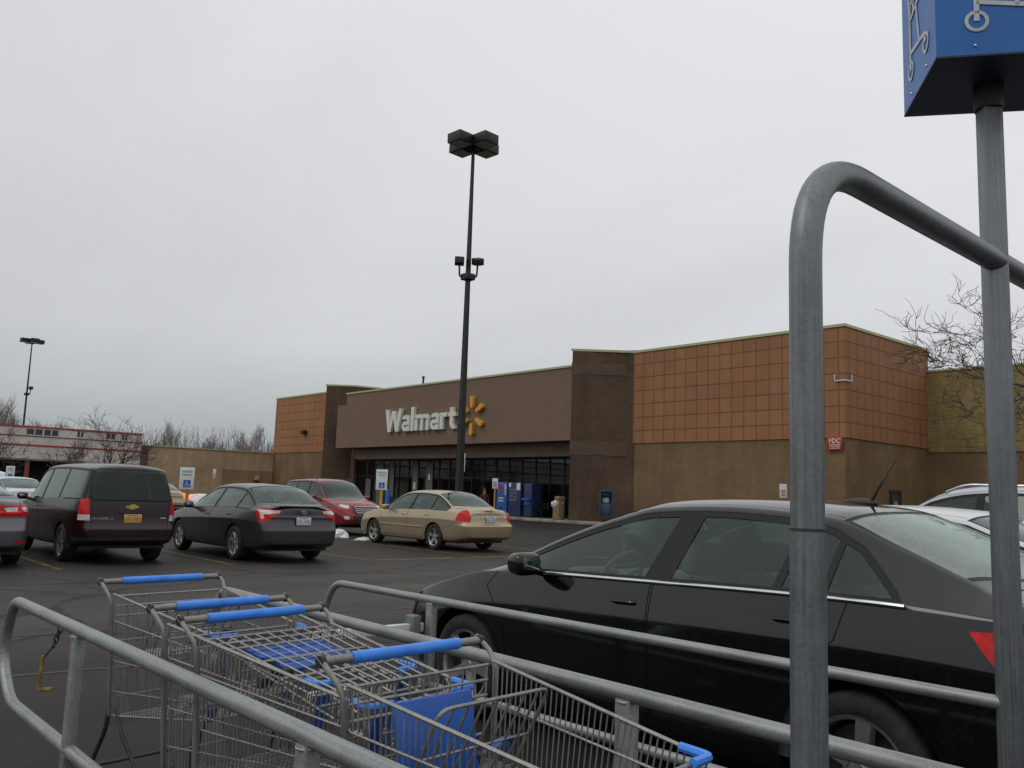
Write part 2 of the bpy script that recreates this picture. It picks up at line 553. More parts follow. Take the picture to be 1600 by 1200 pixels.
class Body:
    def __init__(s, sp):
        s.sp = sp
        L = s.L = sp['L']
        W = pchip(sp['W'])
        zb = pchip(sp['zb'])
        B, RL, WR, T = pchip(sp['belt']), pchip(sp['rail']), pchip(sp['wr']), pchip(sp['top'])
        s.B, s.RL, s.W = B, RL, W
        fdx, rdx = pchip(sp['fdx']), pchip(sp['rdx'])
        rl = sp.get('rlen', .45)
        fl = sp.get('flen', .45)
        end = [0, .006, .018, .035, .06, .09, .13, .18, .24, .31, .39]
        step = sp.get('step', .07)
        mid = list(np.arange(.47, L - .46, step))
        S = end + mid + [L - e for e in end[::-1]]
        bm = s.bm = bmesh.new()
        s.vl = bm.faces.layers.float.new('v')
        s.tag = bm.faces.layers.int.new('tag')
        s.sl = bm.faces.layers.float.new('s')
        rows = []
        for st in S:
            w, z0, b, zr, wr, zt = W(st), zb(st), B(st), RL(st), WR(st), T(st)
            wb = w * sp.get('kb', .94)
            cd = min(sp.get('crease', .19), .45 * (b - z0))
            wr = min(wr, wb - .02)
            zr = max(zr, b + .008)
            zt = max(zt, zr + .006)
            m = z0 + .45 * (b - z0)
            lp = lambda t: (wb + (wr - wb) * t + .012 * math.sin(PI * t), b + (zr - b) * t)
            P = [(0, z0), (.86 * w, z0 + .012), (.945 * w, z0 + .05), (.972 * w, z0 + .16), (.988 * w, m), (w * .998, b - cd - .03), (w, b - cd), (wb, b),
                 lp(.1), lp(.9), (wr, zr), (wr * .93, zr + .22 * (zt - zr)), (wr * .72, zr + .66 * (zt - zr)), (wr * .38, zr + .93 * (zt - zr)), (0, zt)]
            P = chaikin([(p[0], p[1], i) for i, p in enumerate(P)], 2)
            rows.append(P)
        s.nring = len(rows[0])

        def wx(st, y, z):
            x = st
            if st > L - rl:
                t = (st - (L - rl)) / rl
                x += t * t * (3 - 2 * t) * rdx(z)
            if st < fl:
                t = (fl - st) / fl
                x += t * t * (3 - 2 * t) * fdx(z)
            return x - L
        VR = [[bm.verts.new((wx(S[i], p[0], p[1]), p[0], p[1])) for p in rows[i]] for i in range(len(S))]
        VL = [[VR[i][j] if p[0] < 1e-6 else bm.verts.new((wx(S[i], p[0], p[1]), -p[0], p[1])) for j, p in enumerate(rows[i])] for i in range(len(S))]
        for V, flip in ((VR, False), (VL, True)):
            for i in range(len(S) - 1):
                for j in range(s.nring - 1):
                    q = [V[i][j], V[i + 1][j], V[i + 1][j + 1], V[i][j + 1]]
                    if len(set(q)) < 4:
                        q = list(dict.fromkeys(q))
                        if len(q) < 3:
                            continue
                    f = bm.faces.new(q if flip else q[::-1])
                    f[s.vl] = (rows[i][j][2] + rows[i][j + 1][2]) / 2
                    f[s.sl] = (S[i] + S[i + 1]) / 2
        # end caps with slight bulge
        for k, (i, sg) in enumerate(((0, -1), (len(S) - 1, 1))):
            NC = 14
            wend = max(p[0] for p in rows[i])
            grid = []
            for j, p in enumerate(rows[i]):
                if p[0] < 1e-6:
                    grid.append([VR[i][j]] * (NC + 1))
                    continue
                row = []
                for c in range(NC + 1):
                    t = c / NC * 2 - 1
                    if c == 0:
                        row.append(VL[i][j])
                    elif c == NC:
                        row.append(VR[i][j])
                    else:
                        y = t * p[0]
                        bl = sp.get('bulge', .045) * (1 - t * t) * (p[0] / wend) ** 2
                        row.append(bm.verts.new((wx(S[i], y, p[1]) + sg * bl, y, p[1])))
                grid.append(row)
            for j in range(s.nring - 1):
                for c in range(NC):
                    q = list(dict.fromkeys([grid[j][c], grid[j][c + 1], grid[j + 1][c + 1], grid[j + 1][c]]))
                    if len(q) < 3:
                        continue
                    try:
                        f = bm.faces.new(q if sg > 0 else q[::-1])
                    except ValueError:
                        continue
                    f[s.vl] = (rows[i][j][2] + rows[i][j + 1][2]) / 2
                    f[s.sl] = S[i]
        bm.normal_update()
        s.tags = {}

    def carve(s, tagname, regions, filt=None, mirror=True):
        """regions: list of (axis, polygon); y-axis polygons are (station, z), x-axis (y, z), z-axis (station, y)"""
        bm = s.bm
        tid = s.tags.setdefault(tagname, len(s.tags) + 1)
        R2 = []
        for ax, poly in regions:
            if ax in 'yz':
                poly = [(p[0] - s.L, p[1]) for p in poly]
            R2.append((ax, poly))
        for sgn in ((1, -1) if mirror else (1,)):
            regs = []
            for ax, poly in R2:
                if ax in 'xz' and sgn < 0:
                    poly = [(-p[0], p[1]) for p in poly] if ax == 'x' else [(p[0], -p[1]) for p in poly]
                regs.append((ax, poly))
            if sgn < 0 and all(a == 'y' for a, _ in regs):
                break

            def ok(f):
                return filt is None or filt(f[s.sl], f[s.vl], f.calc_center_median(), f.normal)
            bbs = []
            for ax, poly in regs:
                i, j, _ = AX[ax]
                bbs.append((i, j, min(p[0] for p in poly), max(p[0] for p in poly), min(p[1] for p in poly), max(p[1] for p in poly)))

            def inbb(f):
                for (i, j, a0, a1, b0, b1) in bbs:
                    ca = [v.co[i] for v in f.verts]
                    cb = [v.co[j] for v in f.verts]
                    if max(ca) < a0 or min(ca) > a1 or max(cb) < b0 or min(cb) > b1:
                        return False
                return True
            cand = set(f for f in bm.faces if inbb(f) and ok(f))
            for ax, poly in regs:
                i, j, d = AX[ax]
                n = len(poly)
                for k in range(n):
                    p, q = poly[k], poly[(k + 1) % n]
                    a0, a1 = min(p[0], q[0]) - .001, max(p[0], q[0]) + .001
                    b0, b1 = min(p[1], q[1]) - .001, max(p[1], q[1]) + .001
                    sel = []
                    for f in cand:
                        ca = [v.co[i] for v in f.verts]
                        cb = [v.co[j] for v in f.verts]
                        if max(ca) >= a0 and min(ca) <= a1 and max(cb) >= b0 and min(cb) <= b1:
                            sel.append(f)
                    if not sel:
                        continue
                    co = Vector((0, 0, 0))
                    co[i], co[j] = p
                    e = Vector((0, 0, 0))
                    e[i], e[j] = q[0] - p[0], q[1] - p[1]
                    if e.length < 1e-7:
                        continue
                    no = e.cross(d).normalized()
                    geom = set(sel)
                    for f in sel:
                        geom.update(f.edges)
                        geom.update(f.verts)
                    before = set(sel)
                    res = bmesh.ops.bisect_plane(bm, geom=list(geom), dist=1e-5, plane_co=co, plane_no=no)
                    cand -= before
                    cand |= set(g for g in res['geom'] if isinstance(g, bmesh.types.BMFace) and g.is_valid)
                    cand |= set(f for f in before if f.is_valid)
            for f in cand:
                if not f.is_valid or not ok(f):
                    continue
                c = f.calc_center_median()
                good = True
                for ax, poly in regs:
                    i, j, _ = AX[ax]
                    if not pip((c[i], c[j]), poly):
                        good = False
                        break
                if good:
                    f[s.tag] = tid

    def emit(s, tagname, name, mats, parent, split=False, offset=0, side=None, smooth=True, label=None, near=None):
        bm = s.bm
        tid = 0 if tagname is None else s.tags.get(tagname, -1)
        fs = [f for f in bm.faces if f[s.tag] == tid]
        if near is not None:
            fs = [f for f in fs if abs(f.calc_center_median().x - near) < 1]
        outs = []
        sides = (1, -1) if split else (0,)
        for sd in sides:
            ff = [f for f in fs if sd == 0 or f.calc_center_median().y * sd > 0]
            if not ff:
                continue
            idx, vs, ns, polys = {}, [], [], []
            for f in ff:
                pl = []
                for v in f.verts:
                    if v not in idx:
                        idx[v] = len(vs)
                        vs.append(v.co + v.normal * offset)
                        ns.append(v.normal.copy())
                    pl.append(idx[v])
                polys.append(pl)
            me = bpy.data.meshes.new(name)
            me.from_pydata(vs, [], polys)
            for m in (mats if isinstance(mats, list) else [mats]):
                me.materials.append(m)
            me.polygons.foreach_set('use_smooth', [smooth] * len(polys))
            me.update()
            me.normals_split_custom_set_from_vertices(ns)
            o = bpy.data.objects.new(name, me)
            COL.objects.link(o)
            o.parent = parent
            if label:
                o['label'] = label
            outs.append(o)
        return outs


MIRR = mat('mirror_glass', (.3, .32, .33), .08, 1, var=.02)


def circle(cx, cz, r, n=28):
    return [(cx + r * math.cos(2 * PI * i / n), cz + r * math.sin(2 * PI * i / n)) for i in range(n)]


def grow(poly, d):
    cx = sum(p[0] for p in poly) / len(poly)
    cy = sum(p[1] for p in poly) / len(poly)
    n = len(poly)
    area = sum(poly[i][0] * poly[(i + 1) % n][1] - poly[(i + 1) % n][0] * poly[i][1] for i in range(n))
    sg = 1 if area > 0 else -1
    out = []
    for i in range(n):
        a, b, c = Vector(poly[i - 1]), Vector(poly[i]), Vector(poly[(i + 1) % n])
        e1, e2 = (b - a).normalized(), (c - b).normalized()
        n1, n2 = Vector((e1.y, -e1.x)) * sg, Vector((e2.y, -e2.x)) * sg
        m = (n1 + n2)
        if m.length < .3:
            m = n1
        m.normalize()
        k = d / max(.5, m.dot(n1))
        out.append((b.x + m.x * k, b.y + m.y * k))
    return out


def wheel_mesh(r, w, rimr, spokes, style, parent, name_rim=ALLOY):
    """wheel about local y axis; outer face towards -y"""
    Mx = Matrix.Rotation(R(90), 4, 'X')   # z -> -y
    b = MB()
    # rim barrel and lip
    b.lathe([(rimr * .93, -w * .45), (rimr * .9, 0), (rimr * .93, w * .40), (rimr, w * .46), (rimr * 1.02, w * .47), (rimr * 1.02, w * .43)], 40, Mx)
    # hub
    b.lathe([(.001, w * .36), (.03, w * .36), (.034, w * .33), (.075, w * .30), (.085, w * .22)], 24, Mx)
    for k in range(spokes):
        a = 2 * PI * k / spokes + .3
        for sgn in ((-1, 1) if style == 'split' else (0,)):
            a2 = a + sgn * .13
            ca, sa = math.cos(a2), math.sin(a2)
            hw0, hw1 = (.026, .018) if style == 'split' else (.034, .048)
            vs = []
            for (rad, hw, z, th) in ((.05, hw0, w * .34, .03), (rimr * .55, hw1 * .9, w * .37, .028), (rimr * .96, hw1, w * .43, .025)):
                for (q, zz) in ((-hw, z - th), (hw, z - th), (hw * .72, z), (-hw * .72, z)):
                    vs.append(Mx @ Vector((rad * ca - q * sa, rad * sa + q * ca, zz)))
            fs = []
            for i in range(2):
                for j in range(4):
                    fs.append((i * 4 + j, i * 4 + (j + 1) % 4, i * 4 + 4 + (j + 1) % 4, i * 4 + 4 + j))
            b.add(vs, fs, True)
    for k in range(5):
        a = 2 * PI * k / 5
        b.lathe([(.001, w * .345), (.009, w * .345), (.009, w * .28)], 8, Matrix.Translation(Mx @ Vector((.052 * math.cos(a), .052 * math.sin(a), 0))) @ Mx)
    rim = b.build('wheel', name_rim, parent)
    t = MB()
    t.lathe([(rimr * .97, -w * .42), (rimr * 1.08, -w * .5), (r * .93, -w * .5), (r * .985, -w * .42), (r, -w * .3), (r, w * .3), (r * .985, w * .42), (r * .93, w * .5), (r * .80, w * .53), (rimr * 1.08, w * .5), (rimr * .97, w * .43)], 48, Mx)
    t.m = 0
    t.build('tyre', RUBBER, rim)
    d = MB()
    d.lathe([(.001, 0), (rimr * .82, 0)], 24, Matrix.Translation(Mx @ Vector((0, 0, w * .05))) @ Mx)
    d.build('brake_disc', mat('brake_disc', (.05, .045, .04), .6, .4, var=.2), rim)
    return rim


def make_car(name, label, sp, pmat, loc, rz=0, group='cars parked in the lot'):
    root = empty(name, loc, rz, label, sp.get('cat', 'car'), group)
    L = sp['L']
    bd = Body(sp)
    B, RL, W = bd.B, bd.RL, bd.W
    ax1, ax2 = sp['axles']
    tr, ar = sp['tyre'], sp['arch']
    detail = sp.get('detail', 1)
    glass = sp.get('glass', GLASS)
    # --- side window band
    s0, s1 = sp['win']

    def band(lo, hi, a, b):
        bot, top = [], []
        n = 26
        for i in range(n + 1):
            st = a + (b - a) * i / n
            z0, z1 = B(st) + lo, RL(st) - hi
            if z1 > z0 + .006:
                bot.append((st, z0))
                top.append((st, z1))
        return bot + top[::-1]
    side = lambda s_, v, c, n: abs(n.y) > .45 and 6.4 < v < 10.6
    bandp = band(.004, .022, s0, s1)
    wc = sp.get('winclip')
    bd.carve('trim', [('y', bandp)] + ([('y', wc)] if wc else []), side)
    inner = band(.028, .052, s0 + .03, s1 - .03)
    for tag, quad in sp['panes']:
        bd.carve(tag, [('y', inner), ('y', quad)] + ([('y', grow(wc, -.028))] if wc else []), side)
    # --- windscreen and rear window seen from above
    up = lambda s_, v, c, n: v > 10.3

    def screen(a, b, ca, cb, w0, w1):
        P = []
        for i in range(9):
            t = -1 + i / 4
            P.append((a + ca * t * t, (w0) * t))
        for i in range(9):
            t = 1 - i / 4
            P.append((b + cb * t * t, (w1) * t))
        return P
    wsc = sp['screen']
    bd.carve('trim', [('z', screen(*wsc))], up, mirror=False)
    g = .025
    bd.carve('windshield', [('z', screen(wsc[0] + g, wsc[1] - g, wsc[2], wsc[3], wsc[4] - g, wsc[5] - g))], up, mirror=False)
    if 'rscreen' in sp:
        q = sp['rscreen']
        bd.carve('trim', [('z', screen(*q))], up, mirror=False)
        bd.carve('rear_window', [('z', screen(q[0] + g, q[1] - g, q[2], q[3], q[4] - g, q[5] - g))], up, mirror=False)
    if 'hatchwin' in sp:
        hw = sp['hatchwin']
        back = lambda s_, v, c, n: s_ > L - .5 and n.x > .2
        bd.carve('trim', [('x', hw)], back, mirror=False)
        bd.carve('rear_window', [('x', grow(hw, -.03))], back, mirror=False)
    # --- doors
    lowv = lambda s_, v, c, n: 2.2 < v < 7.3 and abs(n.y) > .2
    for dp in sp['doors']:
        bd.carve('seam', [('y', grow(dp, .004))], lowv)
        bd.carve('door', [('y', grow(dp, -.003))], lowv)
    for stp in sp.get('seams_y', []):
        bd.carve('seam', [('y', stp)], sp.get('seam_filter'))
    for stp in sp.get('seams_x', []):
        bd.carve('seam', [('x', stp)], lambda s_, v, c, n: s_ > L - .45, mirror=True)
    for stp in sp.get('seams_z', []):
        bd.carve('seam', [('z', stp)], lambda s_, v, c, n: n.z > .35, mirror=True)
    for (tg, regs, fl) in sp.get('extra', []):
        bd.carve(tg, regs, fl)
    # --- arches
    for ax in (ax1, ax2):
        bd.carve('archlip', [('y', circle(ax, tr, ar + .022, 36))], lambda s_, v, c, n: abs(c.y) > W(ax) * .5 and v > 1)
        bd.carve('arch', [('y', circle(ax, tr, ar, 36))], lambda s_, v, c, n: abs(c.y) > W(ax) * .5)
    bd.bm.normal_update()
    body = bd.emit(None, 'body', pmat, root)[0]
    for ax in (ax1, ax2):
        bd.emit('archlip', 'arch_lip', sp.get('lipmat', pmat), root, split=True, offset=.003, near=ax - L)
    bd.emit('trim', 'window_surround', TRIMB, root, offset=-.002)
    bd.emit('seam', 'panel_gap', SEAM, root, offset=-.004)
    for tg in ('front_door_window', 'rear_door_window', 'quarter_window'):
        bd.emit(tg, tg, glass, root, split=True, offset=-.006)
    bd.emit('windshield', 'windshield', GLASS, root, offset=-.003)
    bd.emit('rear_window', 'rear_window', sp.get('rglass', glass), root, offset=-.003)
    doors = []
    for d in bd.emit('door', 'door', pmat, root, split=True):
        doors.append(d)
    for tg, nm, mt, sp_ in sp.get('emits', []):
        bd.emit(tg, nm, mt, root, split=sp_, offset=.003)
    bd.bm.free()
    # --- underbody and wheel wells
    u = MB()
    for ax in (ax1, ax2):
        for sg in (-1, 1):
            n = 16
            yo, yi = sg * (W(ax) - .03), sg * (W(ax) - .36)
            vs = []
            for i in range(n + 1):
                a = -.25 + (PI + .5) * i / n
                for y in (yo, yi):
                    vs.append((ax - L + (ar + .012) * math.cos(a), y, tr + (ar + .012) * math.sin(a)))
            u.add(vs, [(2 * i, 2 * i + 1, 2 * i + 3, 2 * i + 2) for i in range(n)], True)
            u.add([vs[2 * i + 1] for i in range(n + 1)], [tuple(range(n + 1))])
    u.box(-L + .4, -.35, -W(L / 2) * .8, W(L / 2) * .8, sp.get('floor', .2), sp.get('floor', .2) + .05)
    u.build('wheel_well', BLACKP, root)
    # --- wheels
    proto = wheel_mesh(tr, sp.get('tw', .205), sp['rimr'], sp.get('spokes', 5), sp.get('style', 'single'), root, sp.get('rimmat', ALLOY))
    yw = W(ax1) - sp.get('tw', .205) / 2 - .025
    first = True
    for ax in (ax1, ax2):
        for sg in (-1, 1):
            w = proto if first else copy_tree(proto, root)
            first = False
            w.location = (ax - L, sg * yw, tr)
            w.rotation_euler = (0, random.uniform(0, 6) if sg < 0 else random.uniform(0, 6), 0 if sg < 0 else PI)
    # --- door handles, mirrors
    for hs in sp.get('handles', []):
        for sg in (-1, 1):
            h = MB()
            y = sg * (W(hs) * .962)
            zz = B(hs) - sp.get('hdz', .115)
            h.tube(bend([(hs - L - .085, y - sg * .01, zz), (hs - L - .07, y + sg * .028, zz + .003), (hs - L + .07, y + sg * .028, zz + .006), (hs - L + .09, y - sg * .01, zz + .006)], .02), .012, 8)
            par = [d for d in doors if (sum(v.co.y for v in d.data.vertices) * sg > 0)]
            best = par[0] if par else root
            h.build('door_handle', sp.get('handlemat', pmat), best)
    if 'mirror' in sp:
        ms, mz = sp['mirror']
        for sg in (-1, 1):
            m = MB()
            y = sg * (W(ms) * .95)
            m.tube([(ms - L + .02, y - sg * .07, mz - .05), (ms - L + .01, y + sg * .05, mz - .03)], [.03, .024], 8)
            mb = bmesh.new()
            bmesh.ops.create_cube(mb, size=1)
            for v in mb.verts:
                k = .8 if v.co.x < 0 else 1
                v.co = Vector((v.co.x * .15, v.co.y * .205 * k, v.co.z * .145 * k))
            bmesh.ops.bevel(mb, geom=list(mb.edges), offset=.050, segments=6, affect='EDGES', profile=.5)
            mb.verts.index_update()
            c = Vector((ms - L - .01, y + sg * .13, mz + .01))
            m.add([v.co + c for v in mb.verts], [[v.index for v in f.verts] for f in mb.faces], True)
            mb.free()
            mo = m.build('side_mirror', sp.get('mirmat', pmat), root)
            gm = MB()
            gm.bbox(c.x + .073, c.x + .0775, c.y - .06, c.y + .06, c.z - .036, c.z + .036, .002)
            gm.build('mirror_glass', MIRR, mo)
    # --- cabin
    if detail:
        cb = MB()
        wi = sp['wr'][len(sp['wr']) // 2][1]
        zt = sp.get('seatz', .5)
        x1, x2 = sp['seats']
        rows = [(x1, (-.36, .36), .27), (x2, (-.36, .36), .3)]
        for k, (sx, ys, hw) in enumerate(rows):
            for yy in ys:
                Mt = Matrix.Translation((sx - L, yy, zt)) @ Matrix.Rotation(R(16), 4, 'Y')
                cb.bbox(-.06, .08, -hw * .86, hw * .86, -.05, .52, .05, Mt)
                cb.bbox(-.05, .06, -.135, .135, .55, .73, .045, Mt)
                cb.tube([Mt @ Vector((0, -.05, .5)), Mt @ Vector((0, -.05, .58))], .008, 6)
                cb.tube([Mt @ Vector((0, .05, .5)), Mt @ Vector((0, .05, .58))], .008, 6)
                cb.bbox(sx - L - .5, sx - L + .02, yy - hw * .86, yy + hw * .86, zt - .16, zt - .02, .04)
        cb.build('seats', SEAT, root)
        ds = MB()
        dx = sp['dash'] - L
        zc = B(sp['dash']) - .02
        ds.bbox(dx - .28, dx + .22, -W(2) * .84, W(2) * .84, zc - .35, zc - .01, .06)
        ds.bbox(dx + .02, dx + .24, -.36 - .16, -.36 + .16, zc - .1, zc + .05, .05)
        # door cards and parcel shelf
        for sg in (-1, 1):
            ds.box(sp['dash'] - L - .1, sp['shelf'][0] - L, min(sg * (W(2.5) - .1), sg * (W(2.5) - .07)), max(sg * (W(2.5) - .1), sg * (W(2.5) - .07)), .3, B(2.5) - .03)
        ds.box(sp['shelf'][0] - L, sp['shelf'][1] - L, -W(3) * .8, W(3) * .8, B(sp['shelf'][0]) - .06, B(sp['shelf'][0]) - .035)
        ds.build('dashboard', INTER, root)
        sw = MB()
        Ms = Matrix.Translation((dx + .36, -.36, zc + .0)) @ Matrix.Rotation(R(-62), 4, 'Y')
        sw.tube([Ms @ Vector((.185 * math.cos(a), .185 * math.sin(a), 0)) for a in [2 * PI * i / 28 for i in range(28)]], .015, 8, closed=True)
        for a in (0, 2.4, 3.9):
            sw.tube([Ms @ Vector((0, 0, -.01)), Ms @ Vector((.18 * math.cos(a + 1.2), .18 * math.sin(a + 1.2), 0))], .014, 6)
        sw.ball(Ms @ Vector((0, 0, -.02)), (.06, .06, .04), 10)
        sw.tube([Ms @ Vector((0, 0, 0)), Ms @ Vector((0, 0, -.3))], .025, 8)
        sw.build('steering_wheel', INTER, root)
        mm = MB()
        mx_ = sp['rvm'] - L
        mm.bbox(mx_, mx_ + .03, -.12, .12, sp['rvz'] - .035, sp['rvz'] + .035, .012)
        mm.tube([(mx_, 0, sp['rvz']), (mx_ - .06, 0, sp['rvz'] + .06)], .01, 6)
        mm.build('rear_view_mirror', BLACKP, root)
    return root, bd


def plate(parent, x, y0, z, w=.30, h=.15, m=PLATEY, tilt=0):
    p = MB()
    p.bbox(-.006, .006, -w / 2, w / 2, -h / 2, h / 2, .004)
    o = p.build('license_plate', m, parent, loc=(x, y0, z), rot=(0, tilt, 0))
    q = MB()
    for i in range(7):
        if i == 3:
            continue
        yy = -w * .38 + i * w * .127
        zz = -.03
        q.box(.0065, .0075, yy - .011, yy + .011, zz + .045, zz + .052)
        q.box(.0065, .0075, yy - .011, yy - .005, zz - .0, zz + .045)
        if i % 2:
            q.box(.0065, .0075, yy + .005, yy + .011, zz - .0, zz + .045)
        else:
            q.box(.0065, .0075, yy - .005, yy + .011, zz + .0, zz + .007)
    q.box(.0065, .0075, -w * .3, w * .3, h / 2 - .022, h / 2 - .012)
    q.build('plate_marks', PLATED, o)
    return o
def strip(a, b, w=.007):
    a, b = Vector(a), Vector(b)
    d = (b - a).normalized()
    n = Vector((-d.y, d.x)) * w / 2
    return [tuple(a + n), tuple(b + n), tuple(b - n), tuple(a - n)]


def sedan(L, hw, H, a1, a2, tyre=.325, **kw):
    """three-box saloon; stations measured from the nose"""
    c = kw.get('cowl', 1.22)      # base of windscreen
    rf = kw.get('rf', 2.12)       # roof start
    rb = kw.get('rb', L - 1.28)   # roof end
    dk = kw.get('dk', L - .52)    # deck start
    b0, b1 = kw.get('belts', (.90, .985))
    dh = kw.get('deck', 1.06)
    hood = kw.get('hood', .985)
    sp = dict(
        L=L, axles=(a1, a2), tyre=tyre, arch=tyre + .045, rimr=kw.get('rimr', tyre * .66),
        W=[(0, hw * .60), (.012, hw * .66), (.06, hw * .75), (.16, hw * .85), (.32, hw * .925), (.6, hw * .97), (1.1, hw * .99), (L * .5, hw), (L - 1, hw * .985), (L - .5, hw * .955), (L - .25, hw * .905), (L - .1, hw * .85), (L - .03, hw * .79), (L, hw * .74)],
        zb=[(0, .30), (.15, .22), (.6, .19), (L / 2, .18), (L - .6, .21), (L - .15, .27), (L, .33)],
        belt=[(0, .56), (.05, .62), (.2, .70), (.5, .80), (c, b0 - .01), (L * .5, (b0 + b1) / 2 + .005), (L - .9, b1), (L - .3, b1 - .02), (L - .06, b1 - .07), (L, b1 - .13)],
        rail=[(0, .58), (.05, .645), (.2, .735), (.5, .84), (c + .08, b0 + .045), (c + .25, b0 + .12), (rf - .1, H - .155), (rf + .2, H - .085), ((rf + rb) / 2, H - .065), (rb - .05, H - .10), (rb + .25, H - .205), (dk - .1, dh + .04), (dk + .05, dh - .02), (L - .2, dh - .045), (L - .05, b1 - .045), (L, b1 - .11)],
        wr=[(0, hw * .5), (.1, hw * .62), (.5, hw * .74), (c, hw * .80), (c + .3, hw * .78), (rf, hw * .665), ((rf + rb) / 2, hw * .655), (rb, hw * .66), (dk - .1, hw * .72), (dk + .1, hw * .76), (L - .1, hw * .70), (L, hw * .6)],
        top=[(0, .62), (.05, .70), (.15, .775), (.5, .885), (c - .05, hood), (c + .1, hood + .06), (rf - .25, H - .13), (rf, H - .045), (rf + .35, H - .006), ((rf + rb) / 2, H), (rb - .05, H - .03), (rb + .2, H - .10), (dk - .15, dh + .115), (dk, dh + .03), (dk + .12, dh + .005), (L - .12, dh - .005), (L - .035, dh - .035), (L, b1 - .085)],
        fdx=[(.2, .03), (.45, -.02), (.6, 0), (.8, .05)],
        rdx=[(.2, -.03), (.35, .035), (.6, .045), (.66, .01), (.8, -.035), (.95, -.01), (1.05, .015)],
        kb=.94, win=(c + .2, dk - .08),
        screen=(c - .12, rf - .04, .17, .08, hw * .80, hw * .66),
        rscreen=(rb + .06, dk - .01, -.05, -.10, hw * .64, hw * .72),
        seats=(c + 1.15, rb - .42), dash=c + .35, shelf=(rb - .05, dk), rvm=rf - .15, rvz=H - .16,
        mirror=(c + .50, b0 + .07))
    bp = kw.get('bp', (L * .5 + .02))
    q = kw.get('qp', rb + .18)
    sp['panes'] = [
        ('front_door_window', [(c, .6), (bp - .03, .6), (bp + .12, 1.6), (c, 1.6)]),
        ('rear_door_window', [(bp + .06, .6), (q, .6), (q + kw.get('qs', -.08), 1.6), (bp + .21, 1.6)]),
        ('quarter_window', [(q + .05, .6), (L, .6), (L, 1.6), (q + .05 + kw.get('qs', -.08), 1.6)])]
    zs = .30
    fa = a1 + tyre + .10
    sp['doors'] = [
        [(fa + .02, zs), (bp + .03, zs), (bp + .03, .7), (bp - .01 + .02, 1.1), (c + .22, 1.1), (c + .02, .86), (fa - .04, .7), (fa, .5)],
        [(bp + .045, zs), (a2 - tyre - .12, zs), (a2 - tyre - .10, .45), (a2 - tyre + .10, .72), (a2 - .08, .86), (a2 - .02, 1.1), (bp + .03, 1.1), (bp + .045, .7)]]
    sp['handles'] = kw.get('handles', [bp - .14, a2 - .3])
    sp['seams_z'] = [strip((c - .12, 0), (c - .12, hw * .5), .01), strip((dk + .02, 0), (dk + .02, hw * .72), .008),
                     strip((.25, hw * .68), (c - .05, hw * .82), .008), strip((dk + .02, hw * .735), (L - .06, hw * .70), .008),
                     strip((rf, hw * .60), (rb, hw * .60), .006)]
    sp['seams_y'] = [strip((L - .38, b1 - .28), (a2 + tyre + .03, .52), .006), strip((.42, .62), (a1 - tyre - .04, .48), .006)]
    sp['seam_filter'] = lambda s_, v, c_, n: abs(n.y) > .4
    sp.update(kw.get('over', {}))
    return sp


def wrap(y0, y1, z0, z1):
    return [(y0, z0), (y1, z0), (y1, z1), (y0, z1)]


REAR = lambda L, d=.42: (lambda s_, v, c, n: s_ > L - d)

# ---- black saloon by the corral
P_BLACK = paint('black_paint', (.0035, .0035, .004), .0, .07, dirt=(.03, .03, .03), dk=.2, coat=.25)
L = 4.6
cz = sedan(L, .898, 1.478, .93, 3.615, .325, cowl=1.12, rf=2.12, rb=3.42, dk=4.13, belts=(.955, 1.03), deck=1.10, hood=1.03, bp=2.46, qp=3.44, qs=-.16,
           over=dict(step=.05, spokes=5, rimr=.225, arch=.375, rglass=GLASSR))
cz['panes'] = [
    ('front_door_window', [(1.0, .6), (2.40, .6), (2.40, .95), (2.55, 1.5), (1.0, 1.6)]),
    ('rear_door_window', [(2.58, .6), (2.58, .95), (2.70, 1.5), (3.27, 1.5), (3.17, .9), (3.17, .6)]),
    ('rear_door_window', [(3.215, .6), (3.215, .9), (3.315, 1.5), (3.47, 1.5), (3.42, .9), (3.42, .6)]),
    ('quarter_window', [(3.46, .6), (3.46, .9), (3.50, 1.5), (4.0, 1.5), (4.0, .6)])]
cz['winclip'] = [(.5, .5), (3.82, .5), (3.82, 1.035), (3.77, 1.09), (3.57, 1.262), (3.42, 1.335), (3.2, 1.39), (2.9, 1.6), (.5, 1.6)]
cz['extra'] = [
    ('tail', [('x', [(.50, .99), (.95, 1.0), (.95, .60), (.80, .62), (.56, .78)]), ('y', [(L - .52, .965), (L + .2, 1.01), (L + .2, .60), (L - .20, .64), (L - .36, .775), (L - .47, .90)])], REAR(L, .6)),
]
cz['emits'] = [('tail', 'taillight', REDL, True)]
cz['extra'].insert(0, ('tailrim', [(a_, grow(p_, .012)) for a_, p_ in cz['extra'][0][1]], REAR(L, .6)))
cz['emits'].append(('tailrim', 'taillight_seal', BLACKP, True))
cz['extra'].append(('taill', [('x', [(.55, .80), (.70, .80), (.70, .73), (.60, .73)])], REAR(L, .2)))
cz['emits'].append(('taill', 'reverse_light', CLEARL, True))
cruze, bdz = make_car('parked_car', 'black four door sedan beside the corral rail, nearest the camera, with a roof antenna', cz, P_BLACK, (-.93, 4.53, 0))
st = MB()
for sg in (-1,):
    pts = []
    for i in range(30):
        s_ = 1.42 + (3.83 - 1.42) * i / 29
        pts.append((s_ - L, sg * (bdz.W(s_) * .94 + .008), bdz.B(s_) + .004))
    st.tube(pts, .0095, 8)
    st.build('chrome_strip', CHROME, cruze)
am = MB()
am.ball((-1.38, 0, 1.462), (.10, .032, .026), 14)
am.tube([(-1.32, 0, 1.47), (-1.285, 0, 1.53), (-1.255, 0, 1.575)], [.012, .008, .006], 8)
am.tube([(-1.255, 0, 1.575), (-1.175, 0, 1.70)], [.0035, .002], 6)
